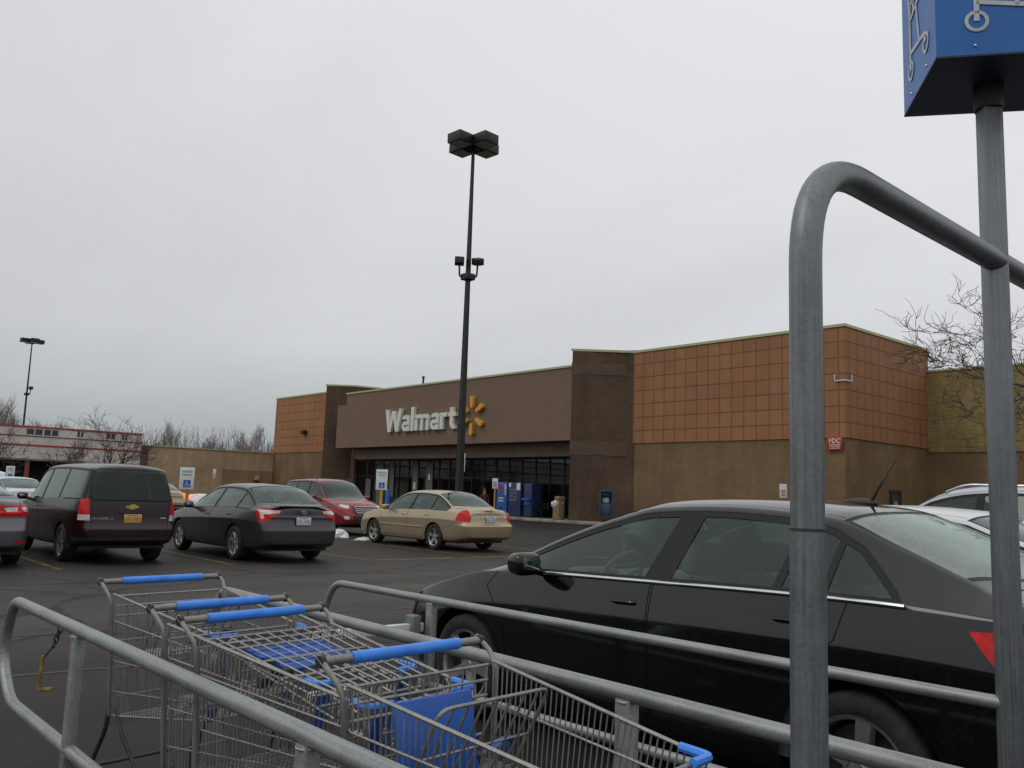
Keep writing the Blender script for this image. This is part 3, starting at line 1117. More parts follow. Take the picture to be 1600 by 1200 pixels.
am.build('roof_antenna', BLACKP, cruze)

# ---- grey saloon seen from behind
P_GREY = paint('charcoal_paint', (.050, .048, .053), .5, .3)
L = 4.81
cm = sedan(L, .91, 1.47, .98, 3.755, .325, cowl=1.2, rf=2.15, rb=3.66, dk=4.36, belts=(.905, .975), deck=1.06, bp=2.6, qp=3.62, qs=.13,
           over=dict(spokes=7, step=.08))
cm['extra'] = [
    ('plate_recess', [('x', [(-.01, .62), (.36, .62), (.43, .70), (.40, .90), (-.01, .90)])], REAR(L, .2)),
    ('tail', [('x', [(.40, .985), (.95, 1.0), (.95, .83), (.86, .76), (.70, .76), (.60, .84), (.42, .93)]), ('y', [(L - .36, .99), (L + .2, 1.03), (L + .2, .70), (L - .2, .77)])], REAR(L)),
    ('taill', [('x', [(.44, .97), (.73, .975), (.73, .90), (.68, .90), (.46, .925)])], REAR(L, .3)),
    ('taill', [('x', [(.73, .975), (.77, .975), (.77, .82), (.73, .82)])], REAR(L, .3)),
]
cm['emits'] = [('tail', 'taillight', REDL, True), ('taill', 'reverse_light', CLEARL, True), ('plate_recess', 'plate_recess', P_GREY, False)]
camry, _b = make_car('parked_car', 'charcoal grey sedan with white plate, parked between the maroon minivan and the tan sedan', cm, P_GREY, (-15.38, 8.16, 0))
camry.scale = (1.02, 1.02, 1.02)
plate(camry, .055, 0, .78, m=PLATEW)
sl = MB()
sl.bbox(-.15, -.0, -.60, .60, 1.045, 1.062, .008)
sl.build('spoiler', P_GREY, camry)
e = MB()
for (ry, rz_) in ((.05, .033), (.028, .02)):
    e.tube([(.055, ry * math.cos(t), .945 + rz_ * math.sin(t)) for t in [2 * PI * i / 20 for i in range(20)]], .004, 6, closed=True)
e.tube([(.055, .02 * math.cos(t), .945 + .032 * math.sin(t)) for t in [2 * PI * i / 16 for i in range(16)]], .004, 6, closed=True)
e.build('emblem', CHROME, camry)

# ---- tan saloon
P_TAN = paint('champagne_paint', (.42, .34, .225), .55, .32, dirt=(.2, .17, .13))
L = 4.78
ml = sedan(L, .888, 1.46, .96, 3.66, .315, cowl=1.18, rf=2.05, rb=3.50, dk=4.2, belts=(.90, .955), deck=1.035, bp=2.5, qp=3.42, qs=.05,
           over=dict(spokes=5, step=.08, rdx=[(.2, -.03), (.35, .05), (.62, .07), (.68, -.01), (.95, -.04), (1.05, .01)]))
ml['extra'] = [
    ('plate_recess', [('x', [(-.01, .66), (.24, .66), (.30, .74), (.28, .92), (-.01, .92)])], REAR(L, .2)),
    ('tail', [('x', [(.56, 1.0), (.95, 1.0), (.95, .70), (.60, .70), (.565, .8)]), ('y', [(L - .26, .95), (L - .12, 1.05), (L + .2, 1.05), (L + .2, .69), (L - .33, .74)])], REAR(L)),
    ('stoplamp', [('x', [(-.12, .985), (.12, .985), (.12, .96), (-.12, .96)])], REAR(L, .3)),
]
ml['emits'] = [('tail', 'taillight', REDL, True), ('stoplamp', 'stop_lamp', REDL, False), ('plate_recess', 'plate_recess', P_TAN, False)]
malibu, _b = make_car('parked_car', 'tan champagne sedan, parked alone in front of the store lamp post', ml, P_TAN, (-16.85, 14.1, 0))
malibu.scale = (1.035, 1.035, 1.03)
plate(malibu, .045, 0, .79, m=PLATEW)
ch = MB()
ch.bbox(-.005, .030, -.56, .56, .925, .945, .006)
ch.build('chrome_strip', CHROME, malibu)
for sg in (-1, 1):
    ms_ = MB()
    ms_.bbox(-3.5, -1.55, min(sg * .87, sg * .89), max(sg * .87, sg * .89), .52, .56, .006)
    ms_.build('side_moulding', P_TAN, malibu)

# ---- silver car cut by the left edge
P_SIL = paint('silver_paint', (.12, .124, .13), .6, .3)
L = 4.86
sm = sedan(L, .92, 1.46, .95, 3.78, .33, cowl=1.2, rf=2.15, rb=3.4, dk=4.42, belts=(.93, 1.0), deck=1.09, bp=2.6, qp=3.62, qs=-.1, over=dict(step=.1))
sm['extra'] = [
    ('tail', [('x', [(.32, .99), (.95, 1.0), (.95, .80), (.34, .82)]), ('y', [(L - .30, .99), (L + .2, 1.03), (L + .2, .80), (L - .2, .84)])], REAR(L)),
    ('taill', [('x', [(.40, .955), (.60, .965), (.60, .90), (.45, .89)])], REAR(L, .2)),
    ('taill', [('x', [(.66, .965), (.80, .965), (.80, .90), (.70, .89)])], REAR(L, .25)),
    ('reflector', [('x', [(.55, .42), (.78, .44), (.78, .40), (.55, .39)])], REAR(L, .3))]
sm['emits'] = [('tail', 'taillight', REDL, True), ('taill', 'reverse_light', CLEARL, True), ('reflector', 'reflector', REDL, True)]
silver, _b = make_car('parked_car', 'silver grey sedan cut off by the left edge of the photo, red tail lamp showing', sm, P_SIL, (-15.75, 2.74, 0))

# ---- white saloon behind the black one
P_WHITE = paint('white_paint', (.62, .63, .64), .05, .35, dirt=(.3, .29, .27))
L = 4.85
ws = sedan(L, .92, 1.47, .95, 3.75, .33, cowl=1.2, rf=2.15, rb=3.5, dk=4.4, belts=(.93, 1.0), bp=2.6, qp=3.6, qs=-.1, over=dict(step=.07))
ws['extra'] = [('tail', [('x', [(.45, .98), (.95, 1.0), (.95, .80), (.5, .82)])], REAR(L, .35))]
ws['emits'] = [('tail', 'taillight', REDL, True)]
wcar, _b = make_car('parked_car', 'white sedan parked just behind the black sedan', ws, P_WHITE, (-1.45, 7.75, 0))

# ---- far saloons
far = dict(ws)
L = 4.85
fw = dict(far, step=.14)
fw['extra'] = [('tail', [('x', [(.30, .88), (.95, .90), (.95, .70), (.5, .70)])], REAR(L, .35))]
far_w, _b = make_car('parked_car', 'white sedan with a wide pale rear window, seen beyond the silver car', fw, P_WHITE, (-31, 6.75, 0))
P_GOLD = paint('gold_paint', (.36, .31, .20), .4, .35)
LIT = mat('lit_brake_lamp', (1, .09, .03), .3, var=0, emit=3.2)
fg = dict(far, step=.14)
fg['extra'] = [('tail', [('x', [(.62, 1.0), (.95, 1.0), (.95, .76), (.66, .78)])], REAR(L, .35)),
               ('bump', [('x', [(-.9, .50), (.9, .50), (.9, .40), (-.9, .40)])], REAR(L, .35))]
fg['emits'] = [('tail', 'taillight', LIT, True), ('bump', 'bumper_strip', BLACKP, False)]
far_g, _b = make_car('parked_car', 'pale gold sedan with lit brake lamps in the lane beyond the minivan', fg, P_GOLD, (-38.6, 14.0, 0))
plate(far_g, .03, 0, .72)
cl = MB()
cl.bbox(-.62, -.56, -.14, .14, 1.33, 1.37, .01)
cl.build('stop_lamp', LIT, far_g)


# ---- van and sport utility bodies
def wagon(L, hw, H, a1, a2, tyre, **kw):
    c, rf = kw['cowl'], kw['rf']
    b0, b1 = kw['belts']
    hood = kw['hood']
    dz = kw.get('dslope', .35)
    rise = kw.get('zb', .22)
    sp = dict(
        L=L, axles=(a1, a2), tyre=tyre, arch=tyre + .05, rimr=tyre * .66, floor=rise + .02, tw=.225,
        W=[(0, hw * .62), (.012, hw * .68), (.06, hw * .77), (.16, hw * .86), (.32, hw * .93), (.6, hw * .97), (1.1, hw * .99), (L * .5, hw), (L - .9, hw * .985), (L - .35, hw * .955), (L - .16, hw * .915), (L - .06, hw * .87), (L - .015, hw * .83), (L, hw * .80)],
        zb=[(0, .34), (.15, rise + .05), (.6, rise), (L / 2, rise), (L - .6, rise + .04), (L - .1, rise + .12), (L, rise + .16)],
        belt=[(0, .60), (.05, .68), (.2, .80), (.5, .90), (c, b0), (L * .5, (b0 + b1) / 2), (L - .4, b1), (L - .05, b1 - .01), (L, b1 - .02)],
        rail=[(0, .62), (.05, .71), (.2, .85), (.5, .96), (c + .08, b0 + .05), (c + .25, b0 + .14), (rf - .05, H - .17), (rf + .35, H - .09), (L * .6, H - .075), (L - .4, H - .11), (L - .08, H - .14), (L, H - .17)],
        wr=[(0, hw * .52), (.1, hw * .64), (.5, hw * .76), (c, hw * .82), (c + .3, hw * .80), (rf, hw * .74), (L * .6, hw * .74), (L - .3, hw * .73), (L, hw * .64)],
        top=[(0, .67), (.05, .77), (.15, .88), (.5, hood - .07), (c - .05, hood), (c + .1, hood + .07), (rf - .25, H - .15), (rf, H - .05), (rf + .35, H - .008), (L * .6, H), (L - .5, H - .02), (L - .12, H - .05), (L - .03, H - .085), (L, H - .13)],
        fdx=[(.2, .04), (.5, -.02), (.8, .02), (1.0, .10)],
        rdx=[(.25, -.03), (.35, .04), (.62, .05), (.68, .0), (b1, -.03), (H, -.03 - dz * (H - b1))],
        rlen=.7, kb=.95, win=(c + .22, L - .12),
        screen=(c - .1, rf - .03, .2, .08, hw * .80, hw * .71),
        seats=(c + 1.25, c + 2.15), dash=c + .4, shelf=(L - .6, L - .5), rvm=rf - .1, rvz=H - .2, seatz=.68, detail=1,
        mirror=(c + .5, b0 + .09), step=.08)
    bp, q = kw['bp'], kw['qp']
    sp['panes'] = [
        ('front_door_window', [(c, .6), (bp - .03, .6), (bp + .05, 1.8), (c, 1.8)]),
        ('rear_door_window', [(bp + .06, .6), (q, .6), (q, 1.8), (bp + .13, 1.8)]),
        ('quarter_window', [(q + .07, .6), (L - .2, .6), (L - .26, 1.8), (q + .07, 1.8)])]
    zs = rise + .12
    fa = a1 + tyre + .10
    sp['doors'] = [
        [(fa + .02, zs), (bp + .02, zs), (bp + .02, 1.15), (c + .28, 1.15), (c + .05, .92), (fa - .02, .7), (fa, .5)],
        [(bp + .035, zs), (a2 - tyre - .12, zs), (a2 - tyre - .10, .5), (a2 - tyre + .08, .78), (a2 - .1, .9), (a2 - .06, 1.15), (bp + .035, 1.15)]]
    sp['handles'] = [bp - .12, bp + .22 if kw.get('slide') else a2 - .36]
    sp['seams_z'] = [strip((c - .1, 0), (c - .1, hw * .5), .01), strip((.3, hw * .7), (c - .05, hw * .84), .008)]
    sp['seams_y'] = []
    sp.update(kw.get('over', {}))
    return sp


P_VAN = paint('maroon_paint', (.018, .0035, .005), .1, .25, dirt=(.05, .03, .03), dk=.3, coat=.2)
L = 5.1
mv = wagon(L, .885, 1.765, 1.0, 4.07, .33, cowl=1.02, rf=1.95, belts=(.99, 1.10), hood=1.06, bp=2.45, qp=3.62, dslope=.13, slide=1, zb=.24,
           over=dict(cat='minivan', glass=GLASSD, rglass=GLASSD, spokes=5, style='split'))
mv['hatchwin'] = [(-.66, 1.09), (.66, 1.09), (.70, 1.16), (.665, 1.45), (.60, 1.62), (.54, 1.655), (-.54, 1.655), (-.60, 1.62), (-.665, 1.45), (-.70, 1.16)]
mv['seams_x'] = [strip((.64, .60), (.64, 1.06), .008), strip((0, .60), (.64, .60), .01)]
mv['extra'] = [('tail', [('x', [(.695, 1.125), (.95, 1.125), (.95, .86), (.675, .86)]), ('y', [(L - .20, .86), (L + .3, .86), (L + .3, 1.25), (L - .24, 1.25)])], REAR(L, .5)),
               ('taill', [('x', [(.675, .857), (.95, .857), (.95, .76), (.665, .76)]), ('y', [(L - .20, .7), (L + .3, .7), (L + .3, .9), (L - .20, .9)])], REAR(L, .5)),
               ('lowbump', [('x', [(-.95, .36), (.95, .36), (.95, .47), (-.95, .47)])], REAR(L, .5))]
mv['emits'] = [('tail', 'taillight', REDL, True), ('taill', 'reverse_light', CLEARL, True), ('lowbump', 'bumper_skirt', BLACKP, False)]
van, _b = make_car('parked_minivan', 'dark maroon minivan with a gold plate and gold cross emblem on its tailgate', mv, P_VAN, (-15.95, 5.15, 0))
plate(van, .046, .02, .80)
b = MB()
# gold bow tie shaped emblem, 2 slanted bars
for sg in (-1,):
    pl = [(-.11, -.018), (-.045, -.018), (-.055, -.042), (.035, -.042), (.045, -.018), (.10, -.018), (.115, .018), (.055, .018), (.065, .042), (-.03, .042), (-.04, .018), (-.10, .018)]
b.prism(pl, 0, .014, M=M_face((0.024, 0, 1.0), (0, 1, 0)))
b.build('emblem', GOLD, van)
vs, fs = text_mesh('UPLANDER LS', .058, .002)
lt = MB()
lt.add([M_face((.03, -.66, .775), (0, 1, 0)) @ Vector(v) for v in vs], fs)
lt.build('badge_lettering', CHROME, van)
lt = MB()
lt.bbox(.012, .022, .50, .60, .80, .815, .003)
lt.build('badge', CHROME, van)
hn = MB()
hn.bbox(.0, .045, -.22, .22, .885, .91, .008)
hn.build('tailgate_handle', P_VAN, van)
wp = MB()
wp.tube([(-.03, 0, 1.10), (-.055, .30, 1.115)], .008, 6)
wp.build('rear_wiper', BLACKP, van)

P_RED = paint('red_paint', (.24, .012, .018), .35, .28, dirt=(.16, .1, .09))
L = 4.52
es = wagon(L, .92, 1.77, .92, 3.61, .36, cowl=1.15, rf=1.98, belts=(1.06, 1.16), hood=1.13, bp=2.35, qp=3.3, dslope=.45,
           over=dict(cat='suv', spokes=5, style='split', lipmat=BLACKP, top=None))
es['top'] = [(0, .74), (.05, .86), (.15, .95), (.5, 1.05), (1.1, 1.13), (1.25, 1.20), (1.73, 1.58), (1.98, 1.70), (2.33, 1.76), (2.8, 1.77), (4.0, 1.74), (4.4, 1.71), (4.49, 1.67), (4.52, 1.63)]
FR = lambda s_, v, c, n: s_ < .5
es['extra'] = [
    ('headl', [('x', [(.50, .93), (.95, .98), (.95, .84), (.56, .83)]), ('y', [(-.2, .82), (.16, .82), (.48, .93), (.52, 1.02), (-.2, .97)])], FR),
    ('grille', [('x', [(-.47, .90), (.47, .90), (.40, .70), (-.40, .70)])], FR),
    ('lowgr', [('x', [(-.5, .62), (.5, .62), (.45, .42), (-.45, .42)])], FR),
    ('fog', [('x', [(.60, .60), (.76, .60), (.74, .50), (.62, .50)])], FR),
    ('skirt', [('x', [(-.95, .36), (.95, .36), (.95, .2), (-.95, .2)])], FR),
    ('side_skirt', [('y', [(1.2, .2), (3.3, .2), (3.3, .40), (1.2, .40)])], lambda s_, v, c, n: v > 1)]
es['emits'] = [('headl', 'headlight', CLEARL, True), ('grille', 'grille', BLACKP, False), ('lowgr', 'lower_grille', BLACKP, False), ('fog', 'fog_lamp', CLEARL, True), ('skirt', 'bumper_skirt', BLACKP, False), ('side_skirt', 'side_skirt', BLACKP, False)]
suv, bs = make_car('parked_suv', 'red compact suv facing the camera beside the tan sedan', es, P_RED, (-28.5, 14.95, 0), PI)
g_ = MB()
g_.tube(bend([(-4.545, -.46, .895), (-4.575, 0, .905), (-4.545, .46, .895), (-4.555, .40, .71), (-4.585, 0, .70), (-4.555, -.40, .71), (-4.545, -.46, .895)], .04), .013, 6)
g_.tube([(-4.56, -.44, .83), (-4.59, 0, .83), (-4.56, .44, .83)], .012, 6)
g_.tube([(-4.56, -.43, .77), (-4.59, 0, .77), (-4.56, .43, .77)], .012, 6)
g_.build('grille_frame', CHROME, suv)
for sg in (-1, 1):
    rl = MB()
    rl.tube(bend([(-2.35, sg * .62, 1.69), (-2.25, sg * .62, 1.765), (-.75, sg * .62, 1.75), (-.6, sg * .62, 1.67)], .08), .014, 6)
    rl.build('roof_rail', BLACKP, suv)

L = 4.7
wv = wagon(L, .94, 1.74, .92, 3.62, .36, cowl=1.22, rf=2.15, belts=(1.04, 1.14), hood=1.12, bp=2.5, qp=3.45, dslope=.5,
           over=dict(cat='suv', spokes=5, lipmat=P_WHITE, glass=glassmat('smoked_glass', (.3, .34, .33), dust=.05)))
wv['extra'] = []
P_PEARL = paint('pearl_paint', (.42, .44, .47), .3, .3, dirt=(.3, .29, .27))
wsuv, _b = make_car('parked_suv', 'pale silver suv with roof rails, furthest of the vehicles behind the black sedan', wv, P_PEARL, (-1.65, 10.8, 0))
for sg in (-1, 1):
    rl = MB()
    rl.tube(bend([(-2.5, sg * .68, 1.64), (-2.3, sg * .68, 1.725), (-.8, sg * .68, 1.71), (-.55, sg * .68, 1.60)], .12), .015, 8)
    rl.build('roof_rail', mat('rail_silver', (.5, .5, .52), .3, .8), wsuv)

# far row of white vehicles at the left edge
fv = dict(wv, step=.16)
f1, _b = make_car('parked_suv', 'white suv at the far left whose roof shows above the white sedan', fv, P_WHITE, (-43.0, 7.9, 0))
f2 = copy_tree(f1, label='second white suv, at the left edge of the photo')
f2.location = (-43.6, 5.0, 0)
# ================================================================ ground and markings
def sheet(name, mats, x0, x1, y0, y1, z, kind='structure', nx=1, ny=1, **t):
    b = MB()
    b.add([(x0, y0, z), (x1, y0, z), (x1, y1, z), (x0, y1, z)], [(0, 1, 2, 3)])
    return b.build(name, mats, kind=kind, **t)


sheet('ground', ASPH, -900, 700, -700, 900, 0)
YEL = wornline('worn_yellow', (.34, .22, .045), .50, .8)
YELF = wornline('faded_yellow', (.12, .085, .04), .54, .6)
WHT = wornline('worn_white', (.42, .41, .39), .50, .75)
k = MB()
for y in (3.95, 6.85, 9.85, 12.9, 16.1):
    k.add([(-21.4, y - .05, .004), (-15.4, y - .05, .004), (-15.4, y + .05, .004), (-21.4, y + .05, .004)], [(0, 1, 2, 3)])
k.add([(-15.6, 10.0, .008), (-15.45, 10.0, .008), (-15.45, 16.1, .008), (-15.6, 16.1, .008)], [(0, 1, 2, 3)])
for y in (3.9, 6.9, 9.9, 12.9, 16.1, 19):
    k.add([(-36.5, y - .05, .004), (-31, y - .05, .004), (-31, y + .05, .004), (-36.5, y + .05, .004)], [(0, 1, 2, 3)])
k.build('road_marking', YEL, kind='structure')
k = MB()
for i in range(7):
    x = -21 + i * .8
    k.add([(x, 10.1, .006), (x + .15, 10.1, .006), (x + 1.6, 12.7, .006), (x + 1.45, 12.7, .006)], [(0, 1, 2, 3)])
k.add([(-22, 13.0, .005), (-15.7, 13.0, .005), (-15.7, 16.0, .005), (-22, 16.0, .005)], [(0, 1, 2, 3)])
k.build('faded_road_marking', YELF, kind='structure')
k = MB()
for y in (-.4, 3.05, 5.9, 8.8):
    k.add([(-5.9, y - .05, .004), (-.3, y - .05, .004), (-.3, y + .05, .004), (-5.9, y + .05, .004)], [(0, 1, 2, 3)])
k.build('white_road_marking', WHT, kind='structure')

k = MB()
rk = random.Random(9)
for (x0, y0, x1, y1) in ((-13.5, -3, -12.6, 30), (-9.3, -4, -9.0, 26), (-15.2, 3.4, -6.5, 4.4), (-14.0, 11.5, -7.5, 9.8), (-30, 18.3, -12, 17.8), (-7.6, -2, -6.9, 9)):
    n_ = 60
    ox_ = oy_ = 0
    L_, R_ = [], []
    for i in range(n_ + 1):
        t = i / n_
        ox_ = ox_ * .9 + rk.gauss(0, .035)
        oy_ = oy_ * .9 + rk.gauss(0, .035)
        w_ = .012 + .012 * rk.random()
        d_ = Vector((x1 - x0, y1 - y0)).normalized()
        c_ = Vector((x0 + (x1 - x0) * t + ox_, y0 + (y1 - y0) * t + oy_))
        L_.append((c_.x - d_.y * w_, c_.y + d_.x * w_, .0035))
        R_.append((c_.x + d_.y * w_, c_.y - d_.x * w_, .0035))
    k.add(L_ + R_, [(i, n_ + 1 + i, n_ + 2 + i, i + 1) for i in range(n_)])
k.build('road_crack', mat('crack_filler', (.008, .008, .008), .45, var=.1), kind='structure')
CONC = mat('concrete', (.27, .25, .23), .85, var=.14, scale=3, bump=.3)
sw = MB()
sw.box(-76.3, -19.4, 33.95, 37.3, 0, .148)
sw.box(-19.55, -18.2, 33.95, 46, 0, .147)
sw.box(-76.3, -74.5, 24, 33.95, 0, .146)
sw.build('pavement', CONC, kind='structure')
kb = MB()
kb.bbox(-74.5, -18.2, 33.8, 33.95, 0, .154, .02)
kb.build('kerb', mat('kerb_paint', (.32, .27, .22), .8, var=.2, scale=2), kind='structure')

SNOW = mat('snow', (.72, .75, .8), .6, var=.1, scale=6, bump=.5, bscale=12, col2=(.55, .57, .6))


def snow(loc, r, h, seed, label):
    rnd = random.Random(seed)
    bm = bmesh.new()
    bmesh.ops.create_icosphere(bm, subdivisions=4, radius=1)
    for v in bm.verts:
        n = noise.noise(v.co * 1.7 + Vector((seed, 0, 0))) * .45 + noise.noise(v.co * 3.4 + Vector((seed, 3, 0))) * .14
        v.co = v.co * (1 + n)
        v.co = Vector((v.co.x * r[0], v.co.y * r[1], max(-.05, v.co.z * h)))
    b = MB()
    b.add([v.co.copy() for v in bm.verts], [[v.index for v in f.verts] for f in bm.faces], True)
    bm.free()
    b.build('snow_pile', SNOW, loc=loc, label=label, category='snow pile')


snow((-38.5, 16.8, 0), (1.4, 2.0), .95, 3, 'ploughed snow heap in front of the tan side wall')
snow((-23.3, 13.55, 0), (.32, .34), .22, 5, 'small dirty snow heap between the red suv and the tan sedan')
snow((-21.6, 13.6, 0), (.6, .25), .08, 9, 'thin strip of snow under the nose of the tan sedan')

# ================================================================ store building
ORANGE = blockmat('orange_panel', (.345, .164, .076), .72, .745, .03, (.205, .098, .052), var=.04, rough=.75, bump=.7, offset=0, grain=18, grains=.3, stain=.12)
TAN = blockmat('tan_block', (.225, .150, .080), .8, .2, .008, (.20, .132, .062), var=.035, rough=.9, bump=.3, grain=9, grains=.4)
OLIVE = blockmat('olive_block', (.31, .24, .095), .8, .2, .008, (.26, .2, .08), var=.06, rough=.9, bump=.6, grain=9, grains=.8)
BROWN = blockmat('brown_block', (.118, .078, .052), .8, .2, .008, (.103, .068, .046), var=.06, rough=.9, bump=.4, grain=7, grains=.55)
BROWNS = mat('brown_stucco', (.19, .125, .086), .88, var=.035, scale=1.2, bump=.4, bscale=80)
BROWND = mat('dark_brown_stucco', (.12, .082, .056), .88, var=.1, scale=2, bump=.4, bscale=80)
CAPM = mat('parapet_cap', (.46, .46, .26), .5, .1, var=.06)
WINGT = blockmat('wing_block', (.50, .355, .22), .8, .2, .006, (.44, .31, .19), var=.03, rough=.9, bump=.4, grain=8, grains=.5)
WINGD = blockmat('wing_dark_block', (.33, .225, .125), .8, .2, .006, (.29, .2, .11), var=.03, rough=.9, bump=.4, grain=8, grains=.5)
H = 9.62
store = empty('store_building', (-45, 37, 0), 0, 'big box store with a brown front, orange tiled corner blocks and a glass entrance', 'store')
ox, oy = -45, 37


def part(b, name, m, parent=None):
    b.v = [(v[0] - ox, v[1] - oy, v[2]) for v in b.v]
    return b.build(name, m, parent or store)


# object coordinates of the masonry follow the store origin
b = MB(); b.box(-32.3, -19.5, 37, 45.7, 4.53, H); part(b, 'orange_wall', ORANGE)
b = MB(); b.box(-76.3, -61.5, 37, 52, 4.56, H); part(b, 'orange_wall', ORANGE)
b = MB(); b.box(-32.35, -19.56, 37.06, 45.7, 0, 4.528); part(b, 'lower_wall', TAN)
b = MB(); b.box(-76.33, -61.0, 37.06, 50, 0, 4.558); part(b, 'lower_wall', TAN)
b = MB(); b.box(-19.5, 25, 45.5, 60, 4.34, 8.5); part(b, 'olive_wall', OLIVE)
b = MB(); b.box(-19.6, 25, 45.56, 60, 0, 4.338); part(b, 'lower_wall', TAN)
for q in ((-32.6, -19.44, 36.94, 37.3, H, H + .13), (-19.8, -19.44, 37.3, 45.6, H, H + .13), (-76.36, -62.3, 36.94, 37.3, H, H + .13),
          (-76.36, -76.0, 37.3, 52, H, H + .13), (-19.44, 25, 45.44, 45.8, 8.5, 8.6)):
    b = MB(); b.box(*q); part(b, 'parapet_cap', CAPM)
# towers with a diagonal face
for poly, cap in (([(-34.47, 34.5), (-32.45, 36.9), (-32.0, 37.02), (-32.0, 41), (-34.47, 41)], 1), ([(-62.4, 34.5), (-60.9, 36.4), (-60.6, 38), (-60.6, 42), (-62.4, 42)], 1)):
    b = MB(); b.prism(poly, 0, H + .05); tw = part(b, 'brick_tower', BROWN)
    g2 = [(p[0] + (.05 if i else -.05) if i < 3 else p[0], p[1] - .06 if i < 3 else p[1], 0) for i, p in enumerate(poly)]
    b = MB(); b.prism([(p[0], p[1]) for p in g2], H + .05, H + .18); part(b, 'parapet_cap', CAPM, None)
# smoother render bands set slightly proud on the tower face
for z0, z1 in ((8.35, 9.0), (3.8, 4.6)):
    b = MB(); b.prism([(-34.49, 34.47), (-32.43, 36.88), (-32.5, 36.95), (-34.49, 34.62)], z0, z1); part(b, 'tower_band', BROWND)
b = MB(); b.box(-60.5, -34.472, 34.55, 36.2, 4.6, 7.95); part(b, 'sign_fascia', BROWNS)
b = MB(); b.box(-59.4, -34.474, 34.68, 36.2, 7.95, 8.78); part(b, 'upper_fascia', BROWNS)
b = MB(); b.box(-59.45, -34.476, 34.62, 36.2, 8.78, 8.9); part(b, 'parapet_cap', CAPM)
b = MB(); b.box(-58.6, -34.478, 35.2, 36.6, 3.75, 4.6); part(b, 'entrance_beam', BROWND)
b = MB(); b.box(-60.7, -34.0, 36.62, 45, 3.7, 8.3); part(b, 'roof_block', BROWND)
b = MB(); b.box(-62.0, -60.5, 36.3, 38, 0, 4.6); part(b, 'side_pier', BROWN)
b = MB(); b.box(-60.5, -34.4, 44, 44.1, 0, 3.9); part(b, 'back_wall', mat('store_inside', (.05, .045, .04), .9, var=.4, scale=1.5))
b = MB(); b.box(-60.5, -34.4, 36.7, 44, .15, .2); part(b, 'store_floor', mat('store_tiles', (.12, .115, .11), .4))
# storefront
MUL = mat('bronze_frame', (.018, .015, .013), .45, .4, var=.15)
SG = glassmat('store_glass', (.16, .165, .165), dust=.05, dustcol=(.1, .1, .1))
FR_ = MB()
PN = []
xs = [-60.6]
while xs[-1] < -35.6:
    xs.append(xs[-1] + 1.245)
xs[-1] = -34.5
for i, x in enumerate(xs):
    FR_.box(x - .04, x + .04, 36.5, 36.62, .15, 3.75)
FR_.box(-60.6, -34.5, 36.51, 36.61, .15, .27)
FR_.box(-60.6, -34.5, 36.51, 36.61, 2.45, 2.55)
FR_.box(-60.6, -34.5, 36.51, 36.61, 3.66, 3.75)
fr = part(FR_, 'window_frame', MUL)
b = MB()
for a, c in zip(xs, xs[1:]):
    b.box(a + .04, c - .04, 36.55, 36.565, .27, 3.66)
part(b, 'window_pane', SG, fr)
pal = mat('pale_poster', (.42, .41, .36), .7, var=.2, scale=3)
for (x0, x1, z0, z1) in ((-57.3, -56.5, .3, 3.6), (-55.6, -55.0, 1.0, 3.6), (-52.6, -51.9, .9, 3.6), (-50.9, -50.1, .5, 3.5), (-58.9, -58.2, .9, 2.3)):
    b = MB(); b.box(x0, x1, 36.485, 36.495, z0, z1); part(b, 'window_poster', mat('sun_blind', (.13, .125, .115), .8, var=.15))
b = MB()
for (x0, x1, z0, z1, q) in ((-52.35, -52.15, 1.6, 2.1, 0), (-50.6, -50.4, 2.3, 2.7, 0), (-50.65, -50.35, 1.1, 1.45, 0)):
    b.box(x0, x1, 36.47, 36.49, z0, z1)
part(b, 'window_notice', WHITE)
# side door, wall fittings
b = MB()
b.box(-19.57, -19.44, 41.2, 42.25, 2.15, 2.3)
for y in (41.2, 42.15):
    b.box(-19.57, -19.44, y, y + .1, .15, 2.15)
dr = part(b, 'side_door', mat('door_green', (.05, .06, .055), .5, .3))
b = MB(); b.box(-19.56, -19.5, 41.3, 42.15, .15, 2.15); part(b, 'door_leaf', mat('door_leaf', (.10, .11, .11), .4, .3), dr)
b = MB(); b.box(-19.499, -19.49, 41.55, 41.9, 1.25, 1.75); part(b, 'door_notice', mat('notice_pink', (.5, .33, .32), .7), dr)
b = MB(); b.box(-19.499, -19.47, 41.33, 41.37, 1.0, 1.2); part(b, 'door_handle', CHROME, dr)
b = MB(); b.tube([(-51.95, 36.6, 8.3), (-51.95, 36.6, 9.75)], .07, 8); b.tube([(-51.95, 36.6, 9.7), (-51.95, 36.6, 9.85)], .10, 8); part(b, 'vent_pipe', MUL)


def thing_mesh(b, name, mats, label, cat, group=None, loc=None):
    """one-mesh thing with its origin at its base"""
    if loc is None:
        n = len(b.v)
        loc = (sum(v[0] for v in b.v) / n, sum(v[1] for v in b.v) / n, min(v[2] for v in b.v))
    b.v = [(v[0] - loc[0], v[1] - loc[1], v[2] - loc[2]) for v in b.v]
    return b.build(name, mats, None, loc=loc, label=label, category=cat, group=group)


b = MB()
b.bbox(-70.45, -69.85, 36.55, 37.0, 6.15, 6.5, .05)
b.tube([(-70.15, 37.0, 6.3), (-70.15, 36.8, 6.1)], .08, 8)
thing_mesh(b, 'wall_light', BLACKP, 'dark flood light on the far left orange wall', 'wall light')
b = MB()
b.tube([(-19.95, 36.93, 7.42), (-19.95, 36.93, 7.12), (-19.43, 36.93, 7.12), (-19.43, 37.5, 7.12), (-19.43, 37.5, 7.42)], .035, 6)
thing_mesh(b, 'wall_bracket', WHITE, 'white u shaped bracket wrapped round the corner of the orange wall', 'bracket')

